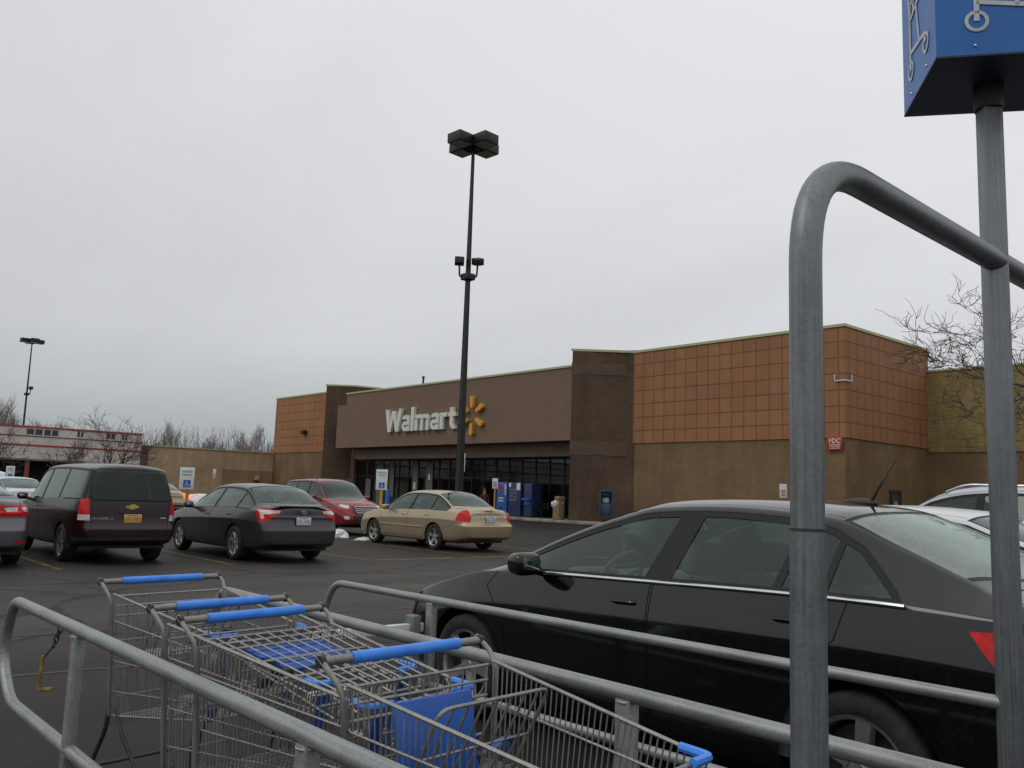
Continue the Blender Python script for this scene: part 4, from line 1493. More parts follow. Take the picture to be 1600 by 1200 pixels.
# letters and sunburst
sign = empty('store_sign', (-53.2, 34.5, 5.6), 0, 'white raised lettering with a yellow six ray sunburst on the brown fascia', 'store sign')
LETW = mat('sign_white', (.70, .72, .64), .45, var=.04)
SPK = mat('sign_yellow', (.72, .34, .03), .45, var=.05)
SIDEM = mat('sign_return', (.08, .07, .06), .6)


def letter_art(ch):
    """heavy sans letter as closed polygons in metres, baseline at 0"""
    P = []

    def rect(x0, x1, y0, y1):
        P.append([(x0, y0), (x1, y0), (x1, y1), (x0, y1)])

    def slant(x0, y0, x1, y1, w):
        P.append([(x0 - w / 2, y0), (x0 + w / 2, y0), (x1 + w / 2, y1), (x1 - w / 2, y1)][::1 if y1 > y0 else -1])

    def arc(cx_, cy_, rx, ry, a0, a1, w, n=14):
        o, q = [], []
        for j in range(n + 1):
            t = R(a0 + (a1 - a0) * j / n)
            o.append((cx_ + (rx + w / 2) * math.cos(t), cy_ + (ry + w / 2) * math.sin(t)))
            q.append((cx_ + max(.01, rx - w / 2) * math.cos(t), cy_ + max(.01, ry - w / 2) * math.sin(t)))
        for j in range(n):
            P.append([o[j], o[j + 1], q[j + 1], q[j]])
    if ch == 'W':
        slant(.54, 0, .18, 1.62, .36); slant(.56, 0, 1.02, 1.5, .34); slant(1.50, 0, 1.04, 1.5, .34); slant(1.52, 0, 1.90, 1.62, .36)
    elif ch == 'a':
        arc(.46, .35, .30, .22, 0, 360, .26, 20); rect(.66, .98, 0, .80); arc(.50, .74, .32, .26, 0, 155, .27)
    elif ch == 'l':
        rect(0, .35, 0, 1.66)
    elif ch == 'm':
        rect(0, .33, 0, 1.1); rect(.66, .97, 0, .76); rect(1.31, 1.63, 0, .76); arc(.49, .72, .33, .26, 0, 180, .28); arc(1.14, .72, .33, .26, 0, 180, .28)
    elif ch == 'r':
        rect(0, .33, 0, 1.1); arc(.58, .66, .38, .30, 65, 180, .28)
    elif ch == 't':
        rect(.18, .52, .28, 1.42); rect(0, .80, .82, 1.08); arc(.62, .32, .27, .20, 180, 290, .28)
    return P


Ml = M_face((0, -.10, 0), (1, 0, 0))
xw = 0.0
for ch, adv in (('W', 2.10), ('a', 1.12), ('l', .48), ('m', 1.80), ('a', 1.12), ('r', .90), ('t', .8)):
    b = MB()
    polys = letter_art(ch)
    for j, pl_ in enumerate(polys):
        b.prism([(x_ + xw, y_) for x_, y_ in pl_], -.12, .10 + .0012 * (j % 5), M=Ml)
    b.build('letter', LETW, sign)
    xw += adv
cx, cz_, = 9.95, .78
for k_ in range(6):
    a = PI / 2 + k_ * PI / 3
    d = Vector((math.cos(a), math.sin(a)))
    n = Vector((-d.y, d.x))
    prof = [(.50, -.09), (.50, .09), (.6, .12), (1.1, .165), (1.2, .15), (1.25, .08), (1.25, -.08), (1.2, -.15), (1.1, -.165), (.6, -.12)]
    b = MB()
    b.prism([(cx + d.x * p + n.x * q, cz_ + d.y * p + n.y * q) for p, q in prof], -.12, .12, M=Ml)
    b.build('sunburst_ray', SPK, sign)

# fire sign
fs_ = empty('wall_sign', (-20.35, 36.9, 3.95), 0, 'red FDC sign with white writing on the tan wall below the orange corner', 'sign')
RED = mat('sign_red', (.42, .02, .02), .5, var=.05)
b = MB(); b.bbox(0, .74, 0, .03, 0, .60, .006); b.build('sign_board', RED, fs_)
vs, fs = text_mesh('FDC', .30, .003, .004)
b = MB(); b.add([M_face((.09, -.004, .33), (1, 0, 0)) @ Vector(v) for v in vs], fs)
for q, z in enumerate((.24, .17, .08)):
    x = .12
    while x < .62:
        w = random.Random(q * 31 + int(x * 100)).uniform(.03, .09)
        b.box(x, min(.64, x + w), -.006, -.002, z, z + .035)
        x += w + .02
b.build('sign_lettering', WHITE, fs_)


# ================================================================ left wing and neighbouring store
wing = empty('side_wing', (-76.3, 31, 0), 0, 'long low tan block wall left of the store, running towards the red striped shop', 'building')
ox, oy = -76.3, 31


def wpart(b, name, m, parent=None):
    b.v = [(v[0] - ox, v[1] - oy, v[2]) for v in b.v]
    return b.build(name, m, parent or wing)


b = MB(); b.box(-90, -76.3, 25.6, 37.1, 0, 4.5); wpart(b, 'block_wall', WINGT)
b = MB(); b.box(-76.298, -76.1, 32.3, 36.99, 0, 2.83); wpart(b, 'lower_band', WINGD)
b = MB(); b.box(-90, -76.25, 24.9, 25.598, 0, 4.5); wpart(b, 'dark_red_pier', mat('dark_red_stucco', (.16, .075, .06), .85, var=.08))
b = MB(); b.box(-76.36, -76.2, 24.9, 36.95, 4.5, 4.58); wpart(b, 'parapet_cap', CAPM)
b = MB()
b.bbox(-76.1, -75.85, 35.2, 35.6, 1.95, 2.35, .03)
b.m = 1
b.bbox(-76.1, -75.9, 35.22, 35.58, 1.45, 1.95, .03)
b.v = [(v[0] + 75.98, v[1] - 35.4, v[2] - 1.45) for v in b.v]
b.build('wall_vent', [pal, BLACKP], None, loc=(-75.98, 35.4, 1.45), label='small dark vent box with a pale hood on the tan side wall', category='vent')

shop = empty('striped_shop', (-76.2, 10, 0), 0, 'pale shop with red stripes and a dark covered walkway, left of the tan wing', 'shop')
ox, oy = -76.2, 10
PALE = mat('pale_stucco', (.66, .60, .54), .85, var=.08, scale=.7, bump=.2)
STR = mat('stripe_red', (.40, .06, .045), .7, var=.08)


def spart(b, name, m, parent=None):
    b.v = [(v[0] - ox, v[1] - oy, v[2]) for v in b.v]
    return b.build(name, m, parent or shop)


b = MB(); b.box(-90, -76.1, -30, 24.898, 2.84, 5.48); spart(b, 'upper_wall', PALE)
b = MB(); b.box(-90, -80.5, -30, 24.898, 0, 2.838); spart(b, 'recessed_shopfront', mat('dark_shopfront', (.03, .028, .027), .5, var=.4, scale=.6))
b = MB(); b.box(-90, -76.6, 20.5, 24.896, 0, 2.836); spart(b, 'end_wall', PALE)
for z0, z1, m in ((5.36, 5.5, STR), (4.68, 4.75, mat('stripe_dark', (.22, .08, .07), .7)), (3.93, 4.06, STR)):
    b = MB(); b.box(-76.098, -76.05, -30, 24.95, z0, z1); spart(b, 'red_stripe', m)
b = MB(); b.box(-76.098, -76.04, -30, 20.4, 2.80, 2.95); spart(b, 'canopy_edge', mat('canopy_edge', (.22, .2, .14), .7))
WG = mat('dark_window', (.05, .06, .07), .2, var=.3)
for y, w, z in ((16.7, .55, 4.85), (17.9, .5, 4.85), (20.05, .22, 4.9), (22.4, .3, 4.9), (23.5, .2, 4.9)):
    b = MB(); b.box(-76.098, -76.07, y - w, y + w, z, z + .42); w_ = spart(b, 'window', WG)
    b = MB(); b.box(-76.07, -76.055, y - .04, y + .04, z, z + .42); spart(b, 'window_bar', PALE, w_)
b = MB(); b.box(-76.5, -76.2, 16.3, 16.6, 0, 2.79); spart(b, 'orange_post', mat('orange_post', (.3, .09, .05), .7))
for y in (10.5, 4, -3):
    b = MB(); b.box(-76.5, -76.2, y, y + .3, 0, 2.79); spart(b, 'grey_post', CONC)


# ================================================================ lamp posts
GRN = mat('dark_green_pole', (.016, .021, .017), .5, .2, var=.2)
LENS = mat('lamp_lens', (.35, .34, .32), .3)


def lamp_post(loc, label, flood=(0, 1)):
    root = empty('lamp_post', loc, 0, label, 'lamp post', 'lamp posts of the car park')
    b = MB()
    b.lathe([(.0, .8), (.28, .8), (.31, .75), (.31, 0)], 20)
    b.build('concrete_base', CONC, root)
    b = MB()
    b.tube([(0, 0, .75), (0, 0, 12.55)], [.135, .052], 4, twist=PI / 4, smooth=False)
    b.bbox(-.2, .2, -.2, .2, .79, .86, .02)
    b.bbox(-.1, .1, -.1, .1, 12.45, 12.7, .02)
    b.build('pole', GRN, root)
    for k_ in range(4):
        a = YAW + PI / 4 + k_ * PI / 2
        Mt = Matrix.Rotation(a, 4, 'Z')
        b = MB()
        b.tube([Mt @ Vector((.05, 0, 12.6)), Mt @ Vector((.3, 0, 12.6))], .04, 8)
        b.build('lamp_arm', GRN, root)
        b = MB()
        b.bbox(.26, .86, -.3, .3, 12.45, 12.77, .02, Mt)
        hd = b.build('lamp_head', GRN, root)
        b = MB()
        b.box(.31, .81, -.25, .25, 12.44, 12.448, Mt)
        b.build('lamp_lens', LENS, hd)
    b = MB()
    b.bbox(-.17, .17, -.17, .17, 8.12, 8.32, .02)
    b.build('bracket_collar', GRN, root)
    for q in flood:
        ang = YAW + (PI if q == 0 else 0)
        Mt = Matrix.Rotation(ang, 4, 'Z')
        b = MB()
        b.tube(bend([Mt @ Vector((.08, 0, 8.2)), Mt @ Vector((.27, 0, 8.22)), Mt @ Vector((.29, 0, 8.62))], .2), .03, 8)
        b.build('flood_arm', GRN, root)
        b = MB()
        Mh = Mt @ Matrix.Translation((.29, 0, 8.72)) @ Matrix.Rotation(R(25 if q else 8), 4, 'X') @ Matrix.Rotation(R(40 if q else 5), 4, 'Z')
        b.bbox(-.15, .15, -.14, .14, -.10, .12, .02, Mh)
        b.build('flood_light', GRN, root)
    return root


def at(x, y, depth):
    d = fwd + rr * ((x - 800) / F0) - uu * ((y - 600) / F0)
    return Vector((0, 0, CAMZ)) + d * depth


p = at(717, 770, 26.6)
l1 = lamp_post((p.x, p.y, 0), 'tall dark lamp post with four box heads in front of the store sign')
p = at(28, 745, 70)
l2 = lamp_post((p.x, p.y, 0), 'distant lamp post in front of the red striped shop', (1,))
b = MB(); b.bbox(.13, .15, -.07, .07, 2.1, 2.66, .005, Matrix.Rotation(YAW, 4, 'Z'))
b.build('pole_notice', WHITE, l1)

# ================================================================ signs on posts
YP = mat('yellow_post', (.50, .33, .04), .6, var=.15)
SBLUE = mat('sign_blue', (.02, .09, .42), .5, var=.05)
SGREEN = mat('sign_green', (.09, .30, .22), .5)


def parking_sign(loc, label, h=1.85, w=.33, hh=.48, rot=None, blue=True, pm=None, group='parking signs on posts'):
    rot = YAW + R(180) if rot is None else rot
    root = empty('parking_sign', loc, rot, label, 'parking sign', group)
    # local +y faces away from the store, toward the viewer
    b = MB(); b.tube([(0, 0, 0), (0, 0, h - hh + .05)], .042, 12)
    b.ball((0, 0, h - hh + .05), (.042, .042, .03), 10)
    b.build('post', pm or YP, root)
    b = MB(); b.bbox(-w / 2, w / 2, .078, .088, h - hh, h, .004)
    bd_ = b.build('sign_board', WHITE, root)
    Ms = M_face((w / 2, .0885, h - hh), (-1, 0, 0))
    if blue:
        s_ = w * .5
        b = MB(); b.prism([(w * .28, .05), (w * .78, .05), (w * .78, .05 + s_), (w * .28, .05 + s_)], 0, .002, M=Ms)
        b.build('blue_panel', SBLUE, bd_)
        b = MB()
        ccx, ccy, u = w * .53, .05 + s_ * .5, s_ * .5
        b.prism([(ccx + (-.15 + .13 * math.cos(t)) * u, ccy + (.68 + .13 * math.sin(t)) * u) for t in [2 * PI * i / 12 for i in range(12)]], .0022, .004, M=Ms)
        pts = [(-.14, .5), (-.10, -.05), (.32, -.08), (.5, -.6)]
        for (a_, b_) in zip(pts, pts[1:]):
            b.prism([(ccx + q[0] * u, ccy + q[1] * u) for q in strip(a_, b_, .14)], .0022, .004, M=Ms)
        b.prism([(ccx + q[0] * u, ccy + q[1] * u) for q in strip((-.12, .25), (.25, .22), .1)], .0022, .004, M=Ms)
        arc = [(-.05 + .42 * math.cos(t), -.28 + .42 * math.sin(t)) for t in [R(125) + R(225) * i / 12 for i in range(13)]]
        for (a_, b_) in zip(arc, arc[1:]):
            b.prism([(ccx + q[0] * u, ccy + q[1] * u) for q in strip(a_, b_, .11)], .0022, .004, M=Ms)
        b.build('wheelchair_symbol', WHITE, bd_)
        b = MB()
        for t_, zz, sz in (('RESERVED', hh - .12, .07), ('PARKING', hh - .2, .07)):
            vs, fs = text_mesh(t_, sz, .0006, .001, .8)
            wd = max(v[0] for v in vs)
            b.add([Ms @ Vector((v[0] + (w - wd) / 2, v[1] + zz, v[2] + .002)) for v in vs], fs)
        b.build('sign_lettering', SGREEN, bd_)
    else:
        b = MB()
        for zz in (.10, .2, .3):
            b.prism([(w * .2, zz), (w * .8, zz), (w * .8, zz + .05), (w * .2, zz + .05)], 0, .003, M=Ms)
        b.build('sign_lettering', RED, bd_)
    return root


FACE = R(180) + YAW
p = at(293, 760, 20.6)
parking_sign((p.x, p.y, 0), 'white reserved parking sign on a yellow post, left of the charcoal sedan roof', 1.82, .345, .52)
p = at(596, 770, 25.5)
parking_sign((p.x, p.y, 0), 'white reserved parking sign on a yellow post, between the red suv and the tan sedan', 2.05, .335, .6)
p = at(17, 745, 35.5)
parking_sign((p.x, p.y, 0), 'faint grey parking sign above the white sedan at the left edge', 1.9, .36, .55)
p = at(773, 775, 47)
parking_sign((p.x, p.y, 0), 'pale sign on a yellow post beside the blue vending machine', 2.3, .30, .55, blue=False)
p = at(1223, 790, 39)
parking_sign((p.x, p.y, .0), 'small red and white sign on a yellow post before the tan wall', 2.35, .33, .62, blue=False)
p = at(334, 760, 66)
parking_sign((p.x, p.y, 0), 'narrow pale sign before the long tan side wall', 2.6, .22, .7, blue=False)
p = at(140, 745, 60)
b = MB()
b.box(-.32, -.08, -.02, .02, 1.2, 2.6)
b.box(.1, .34, -.02, .02, 1.2, 2.6)
b.tube([(-.2, 0, 0), (-.2, 0, 1.3)], .04, 6)
b.tube([(.22, 0, 0), (.22, 0, 1.3)], .04, 6)
b.build('post_sign', WHITE, loc=(p.x, p.y, 0), rot=(0, 0, YAW), label='pair of narrow white posts rising above the minivan roof', category='marker')
p = at(605, 790, 49)
b = MB(); b.lathe([(0, 1.5), (.1, 1.48), (.14, 1.38), (.14, 0)], 14)
b.build('bollard', SBLUE, loc=(p.x, p.y, 0), label='blue bollard behind the reserved parking sign by the tan sedan', category='bollard')
p = at(716, 790, 40)
b = MB(); b.lathe([(0, 2.05), (.06, 2.04), (.07, 2.0), (.07, 0)], 12)
b.build('marker_post', mat('bright_green', (.03, .5, .08), .5), loc=(p.x, p.y, 0), label='bright green marker post over the tan sedan roof', category='post')

# ================================================================ things on the store walkway
VB = mat('vending_blue', (.02, .10, .36), .35, var=.06, coat=.4)
VD = mat('vending_navy', (.022, .035, .10), .4, var=.1)


def front(x, Y):
    """x of the ray through pixel column x on the plane y = Y"""
    d = fwd + rr * ((x - 800) / F0) - uu * ((790 - 600) / F0)
    return d.x * Y / d.y


def vending(x0, x1, Y, h, m, label, style):
    a, c = front(x0, Y), front(x1, Y)
    root = empty('vending_machine', ((a + c) / 2, Y, .15), 0, label, 'vending machine')
    w = (c - a) / 2
    b = MB(); b.bbox(-w, w, 0, .85, .05, h, .03); b.build('cabinet', m, root)
    if style == 0:
        b = MB(); b.bbox(w * .55, w * .9, -.012, 0, h * .62, h * .93, .004); b.build('coin_panel', pal, root)
        b = MB(); b.lathe([(.001, 0), (.19, 0), (.19, .01)], 20, Matrix.Translation((-w * .2, -.002, h * .82)) @ Matrix.Rotation(R(90), 4, 'X')); b.build('round_emblem', RED, root)
        b = MB()
        for zz in (.5, .42):
            for k_ in range(4):
                b.box(-w * .6 + k_ * w * .25, -w * .6 + k_ * w * .25 + .12, -.008, 0, h * zz, h * zz + .1)
        b.build('button_row', mat('pale_blue', (.4, .5, .45), .5), root)
        b = MB(); b.bbox(-w * .25, w * .15, -.01, .0, .38, .58, .01); b.build('delivery_slot', BLACKP, root)
    elif style == 1:
        b = MB()
        for ix in range(5):
            for iz in range(5):
                if ix == 4 or iz == 4:
                    continue
                b.box(-w * .8 + ix * w * .32, -w * .8 + ix * w * .32 + w * .2, -.01, 0, h * .45 + iz * h * .1, h * .45 + iz * h * .1 + h * .065)
        b.build('product_window', mat('muted_goods', (.2, .19, .17), .5, var=.5, scale=14), root)
        for q in ((-w * .95, -w * .6, h * .86), (w * .35, w * .95, h * .78)):
            b = MB(); b.box(q[0], q[1], -.011, 0, q[2], h * .98); b.build('header_panel', WHITE, root)
        b = MB(); b.bbox(-w * .4, w * .1, -.01, .0, .38, .58, .01); b.build('delivery_slot', BLACKP, root)
    else:
        b = MB(); b.bbox(-w * .9, w * .9, -.2, 0, h * .5, h * .56, .01); b.bbox(-w * .7, w * .7, -.06, 0, h * .36, h * .47, .01); b.build('shelf', SBLUE, root)
    return root


vending(775, 791, 35.0, 2.05, VB, 'bright blue drinks machine with a round red emblem, by the entrance', 0)
vending(794, 812.5, 35.0, 2.05, VD, 'navy vending machine with a white header, right of the bright blue one', 1)
vending(818, 830, 35.0, 2.0, VD, 'narrow dark blue kiosk right of the two vending machines', 2)
# litter bin
bin_ = empty('litter_bin', (front(873, 34.35), 34.35, .15), 0, 'tan litter bin with a white bag bulging over its rim, beside the brown tower', 'litter bin')
TB = mat('tan_bin', (.24, .16, .085), .8, var=.12, scale=6)
b = MB(); b.bbox(-.24, .24, -.24, .24, 0, .92, .04); b.build('bin_body', TB, bin_)
b = MB(); b.bbox(-.12, .28, -.24, .24, 1.1, 1.3, .05); b.box(.14, .24, -.2, .2, .9, 1.12); b.build('bin_hood', TB, bin_)
bm = bmesh.new(); bmesh.ops.create_icosphere(bm, subdivisions=3, radius=1)
b = MB(); b.add([Vector((v.co.x * .34 - .12, v.co.y * .32, v.co.z * .27 + .86)) * (1 + .0) + v.co * noise.noise(v.co * 2.3) * .12 for v in bm.verts], [[v.index for v in f.verts] for f in bm.faces], True); bm.free()
b.build('rubbish_bag', mat('white_bag', (.6, .6, .64), .5, var=.06), bin_)
# pay phone
pp = empty('pay_phone', (front(947, 35.2), 35.2, .15), R(48), 'blue pay phone kiosk in front of the brown tower', 'pay phone')
PB = mat('phone_blue', (.035, .075, .14), .45, var=.1)
b = MB(); b.bbox(-.2, .2, .0, .3, 0, .38, .02); b.build('pedestal', BLACKP, pp)
b = MB()
b.bbox(-.36, .36, .25, .36, .38, 1.72, .02); b.bbox(-.36, -.30, -.05, .26, .38, 1.72, .015); b.bbox(.30, .36, -.05, .26, .38, 1.72, .015); b.bbox(-.36, .36, -.05, .26, 1.62, 1.72, .015); b.bbox(-.31, .31, .1, .26, .4, 1.0, .01)
b.build('booth', PB, pp)
b = MB(); b.bbox(-.16, .16, .12, .25, 1.05, 1.3, .02); b.build('phone_unit', pal, pp)
b = MB(); b.bbox(-.28, .28, .1, .25, 1.36, 1.6, .02); b.build('dark_hood', BLACKP, pp)
# bench
bn = empty('bench', (front(838, 35.4), 35.4, .15), 0, 'dark metal bench between the kiosk and the litter bin', 'bench')
b = MB()
for k_ in range(5):
    b.box(-.8, .8, -.22 + k_ * .09, -.16 + k_ * .09, .42, .45)
b.build('seat', MUL, bn)
b = MB()
for k_ in range(3):
    b.box(-.8, .8, .26, .29, .55 + k_ * .12, .63 + k_ * .12)
b.build('backrest', MUL, bn)
for sx in (-.7, .7):
    b = MB(); b.tube(bend([(sx, -.2, 0), (sx, -.2, .42), (sx, .25, .42), (sx, .3, .9)], .05), .02, 6); b.tube([(sx, .25, 0), (sx, .25, .42)], .02, 6); b.build('leg', MUL, bn)


# shopper in the doorway: one skinned body
def person(loc, rz, label):
    root = empty('person', loc, rz, label, 'person')
    J = {'pel': (0, 0, .93, .135), 'wai': (0, 0, 1.08, .12), 'che': (0, 0, 1.3, .145), 'nec': (0, .01, 1.47, .055), 'hd1': (0, 0, 1.58, .085), 'hd2': (0, .0, 1.68, .085),
         'ls': (-.17, 0, 1.4, .055), 'le': (-.24, .02, 1.13, .042), 'lw': (-.22, -.08, .90, .032), 'lh': (-.21, -.1, .82, .035),
         'rs': (.17, 0, 1.4, .055), 're': (.25, .03, 1.13, .042), 'rw': (.2, -.12, .95, .032), 'rh': (.18, -.17, .89, .035),
         'lt': (-.1, 0, .85, .09), 'lk': (-.11, -.06, .49, .058), 'la': (-.11, .04, .1, .042), 'lf': (-.12, -.10, .04, .04),
         'rt': (.1, 0, .85, .09), 'rk': (.11, .0, .49, .058), 'ra': (.11, .14, .12, .042), 'rf': (.12, .02, .04, .04)}
    E = [('pel', 'wai'), ('wai', 'che'), ('che', 'nec'), ('nec', 'hd1'), ('hd1', 'hd2'), ('che', 'ls'), ('ls', 'le'), ('le', 'lw'), ('lw', 'lh'), ('che', 'rs'), ('rs', 're'), ('re', 'rw'), ('rw', 'rh'),
         ('pel', 'lt'), ('lt', 'lk'), ('lk', 'la'), ('la', 'lf'), ('pel', 'rt'), ('rt', 'rk'), ('rk', 'ra'), ('ra', 'rf')]
    names = list(J)
    me = bpy.data.meshes.new('body')
    me.from_pydata([J[n][:3] for n in names], [(names.index(a), names.index(b_)) for a, b_ in E], [])
    o = bpy.data.objects.new('body', me)
    COL.objects.link(o)
    m = o.modifiers.new('s', 'SKIN')
    for i, n in enumerate(names):
        me.skin_vertices[0].data[i].radius = (J[n][3], J[n][3] * (.8 if n in ('pel', 'wai', 'che') else 1))
    me.skin_vertices[0].data[0].use_root = True
    o.modifiers.new('u', 'SUBSURF').levels = 2
    dg = bpy.context.evaluated_depsgraph_get()
    m2 = bpy.data.meshes.new_from_object(o.evaluated_get(dg))
    bpy.data.objects.remove(o)
    mats = [mat('skin', (.42, .25, .18), .6), mat('dark_red_jacket', (.10, .018, .022), .8), mat('dark_trousers', (.03, .03, .04), .85), mat('shoe', (.02, .02, .02), .6)]
    m2.materials.clear()
    for q in mats:
        m2.materials.append(q)
    for pl in m2.polygons:
        z, x = pl.center.z, abs(pl.center.x)
        pl.material_index = 0 if z > 1.46 or (x > .13 and z < .9 and z > .75) else 1 if z > .86 else 3 if z < .1 else 2
        pl.use_smooth = True
    o = bpy.data.objects.new('body', m2)
    COL.objects.link(o)
    o.parent = root
    b = MB(); b.ball((0, .02, 1.68), (.1, .105, .115), 14); b.ball((0, .05, 1.6), (.09, .08, .12), 12)
    b.build('hair', mat('brown_hair', (.05, .03, .02), .8), root)
    return root


p = at(757, 776, 49.5)
person((p.x, p.y, .0), YAW + R(20), 'shopper in a dark red jacket standing near the entrance doors')
# ================================================================ trees
BARK = mat('bark', (.085, .068, .058), .9, var=.3, scale=20, bump=.6, bscale=40)
BARKF = mat('hazed_far_bark', (.22, .185, .175), .95, var=.2)  # bark colour paled to imitate distance haze


def tree_meshes(seed, h, spread, levels, trunk_r, style, nb=5, sides=5, low=.25, minr=.004):
    """bare tree: trunk mesh data and branch mesh data"""
    rnd = random.Random(seed)
    T, Bq = MB(), MB()

    def grow_(p, d, ln, r, lev, tgt):
        n = 5 if lev < 2 else 4 if lev < levels - 1 else 3
        pts, rs = [p], [r]
        q = p.copy()
        dd = d.normalized()
        for i in range(n):
            j = Vector((rnd.gauss(0, 1), rnd.gauss(0, 1), rnd.gauss(0, .8))) * (.10 + .07 * lev)
            lift = Vector((0, 0, .10 if style == 'up' else (-.05 if lev in (1, 2) and style == 'umb' else .10)))
            dd = (dd + j + lift).normalized()
            q = q + dd * ln / n
            pts.append(q.copy())
            rs.append(max(minr * .6, r * (1 - .55 * (i + 1) / n)))
        (T if lev == 0 else Bq).tube(pts, rs, sides if lev > 1 else 8, cap=False)
        if lev >= levels:
            return
        k = nb if lev < 2 else max(3, nb - 1)
        if lev == 0 and style in ('umb', 'vee'):
            k = nb + 1
        for i in range(k):
            t = rnd.uniform(low if lev else (.55 if style != 'up' else .25), 1) if i else 1
            idx = t * n
            a = int(min(idx, n - 1))
            f = idx - a
            bp_ = pts[a].lerp(pts[a + 1], f)
            br = rs[a] * (1 - f) + rs[a + 1] * f
            ax, ay = fr_axes(dd)
            ang = rnd.uniform(0, 2 * PI) if lev else 2 * PI * i / k + rnd.uniform(-.4, .4)
            side = (ax * math.cos(ang) + ay * math.sin(ang))
            if style == 'umb':
                op = rnd.uniform(.85, 1.25) if lev == 0 else rnd.uniform(.4, .9)
            elif style == 'vee':
                op = rnd.uniform(.45, .95) if lev == 0 else rnd.uniform(.35, .8)
            else:
                op = rnd.uniform(.3, .65)
            nd = dd * math.cos(op) + side * math.sin(op)
            if style == 'umb' and lev:
                nd.z *= .75
            if style == 'up':
                nd.z += .25
            L2 = ln * rnd.uniform(.5, .8) if lev else spread * rnd.uniform(.6, .85)
            grow_(bp_, nd, L2, max(minr, br * rnd.uniform(.5, .72)), lev + 1, tgt)
    grow_(Vector((0, 0, -.1)), Vector((rnd.uniform(-.04, .04), rnd.uniform(-.04, .04), 1)), h, trunk_r, 0, None)
    return T, Bq


def tree(loc, label, seed, h, spread, levels, tr, style, m, group=None, **kw):
    root = empty('bare_tree', loc, random.Random(seed).uniform(0, 6), label, 'tree', group)
    T, Bq = tree_meshes(seed, h, spread, levels, tr, style, **kw)
    T.build('trunk', m, root)
    Bq.build('branches', m, root)
    return root


p = at(1720, 800, 21)
tree((p.x, p.y, 0), 'bare spreading tree at the right edge whose twigs cross the orange wall', 14, 4.8, 3.1, 5, .17, 'umb', BARK, nb=5, minr=.008, sides=4)
p = at(168, 745, 62)
tree((p.x, p.y, 0), 'bare umbrella shaped tree in front of the end of the red striped shop', 5, 2.4, 2.9, 4, .17, 'vee', BARK, nb=5, minr=.012, sides=4)
p = at(104, 745, 64)
tree((p.x, p.y, 0), 'smaller bare tree left of the umbrella shaped one', 8, 1.9, 2.1, 4, .12, 'vee', BARK, nb=5, minr=.011, sides=4)
p = at(-8, 745, 60)
tree((p.x, p.y, 0), 'bare tree partly outside the left edge before the shop', 21, 1.9, 2.2, 4, .12, 'vee', BARK, nb=5, minr=.011, sides=4)
protos = []
for i in range(4):
    p_ = (0, 0, 0)
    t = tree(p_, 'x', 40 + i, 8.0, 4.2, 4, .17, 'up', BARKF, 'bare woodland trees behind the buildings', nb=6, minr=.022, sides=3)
    protos.append(t)
spots = [(232, 8.5), (243, 9.5), (258, 12.5), (268, 12), (283, 7.5), (300, 8), (316, 9.5), (327, 11.5), (345, 9), (356, 8.5), (371, 11.5), (385, 11), (397, 12), (405, 9), (418, 9.5), (426, 9),
         (215, 8.5), (60, 9.5), (50, 9), (72, 9.5), (88, 9), (40, 8.5), (0, 12), (8, 11.5), (-12, 12), (30, 8.5), (100, 8), (445, 8), (292, 8), (336, 8.2), (362, 8)]
spots = [(a, b_ * (1.45 if a < 120 else 1.12)) for a, b_ in spots] + [(225 + 8.7 * i, 8.2 + 2.2 * ((i * 37) % 7) / 7) for i in range(24)]
rt = random.Random(4)
words = ['tallest slender', 'low twiggy', 'broad headed', 'narrow upright']
for i, (px, hh) in enumerate(spots):
    dep = rt.uniform(112, 150)
    p = at(px, 745, dep)
    o = protos[i] if i < 4 else copy_tree(protos[i % 4])
    o.location = (p.x, p.y, 0)
    s_ = hh / 28 * (dep / 85)
    o.scale = (s_ * .62, s_ * .62, s_)
    o.rotation_euler = (0, 0, rt.uniform(0, 6))
    where = 'above the tan side wall' if 225 < px < 450 else 'above the red striped shop'
    o['label'] = 'bare woodland tree in the hazy row ' + where
und = MB()
rt = random.Random(77)
for i in range(1700):
    px = rt.uniform(-60, 460)
    p = at(px, 745, rt.uniform(105, 125))
    h_ = rt.uniform(4.0, 9.0)
    q = Vector((p.x, p.y, 0))
    und.tube([q, q + Vector((rt.gauss(0, .3), rt.gauss(0, .3), h_ * .6)), q + Vector((rt.gauss(0, .8), rt.gauss(0, .8), h_))], [.035, .025, .012], 3, cap=False)
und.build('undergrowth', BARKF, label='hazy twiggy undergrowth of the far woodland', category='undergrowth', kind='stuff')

# ================================================================ cart corral
GALV = steel('galvanised_steel', (.27, .28, .28), .46, .6, 0)
GALVD = steel('dark_galvanised_steel', (.18, .195, .20), .42, .6)
corral = empty('cart_corral', (-3, 2, 0), 0, 'galvanised pipe cart corral with three long rails, a tall hoop and a sign pole', 'cart corral')
ox, oy = -3, 2


def cpart(b, name, m, parent=None):
    b.v = [(v[0] - ox, v[1] - oy, v[2]) for v in b.v]
    return b.build(name, m, parent or corral)


def rail(y, x0, x1, dy=0, r=.0245, top=.86, lo=.415, dyr=0):
    f = lambda x: y + dyr * (x - x0)
    b = MB()
    pts = [(x1, f(x1), top), (x0 + .10, f(x0), top), (x0, f(x0), top - .16), (x0 + .0, f(x0), lo + .14), (x0 + .2, f(x0), lo), (x1, f(x1), lo)]
    b.tube(bend(pts, .11, 8), r, 18)
    return cpart(b, 'side_rail', GALV)


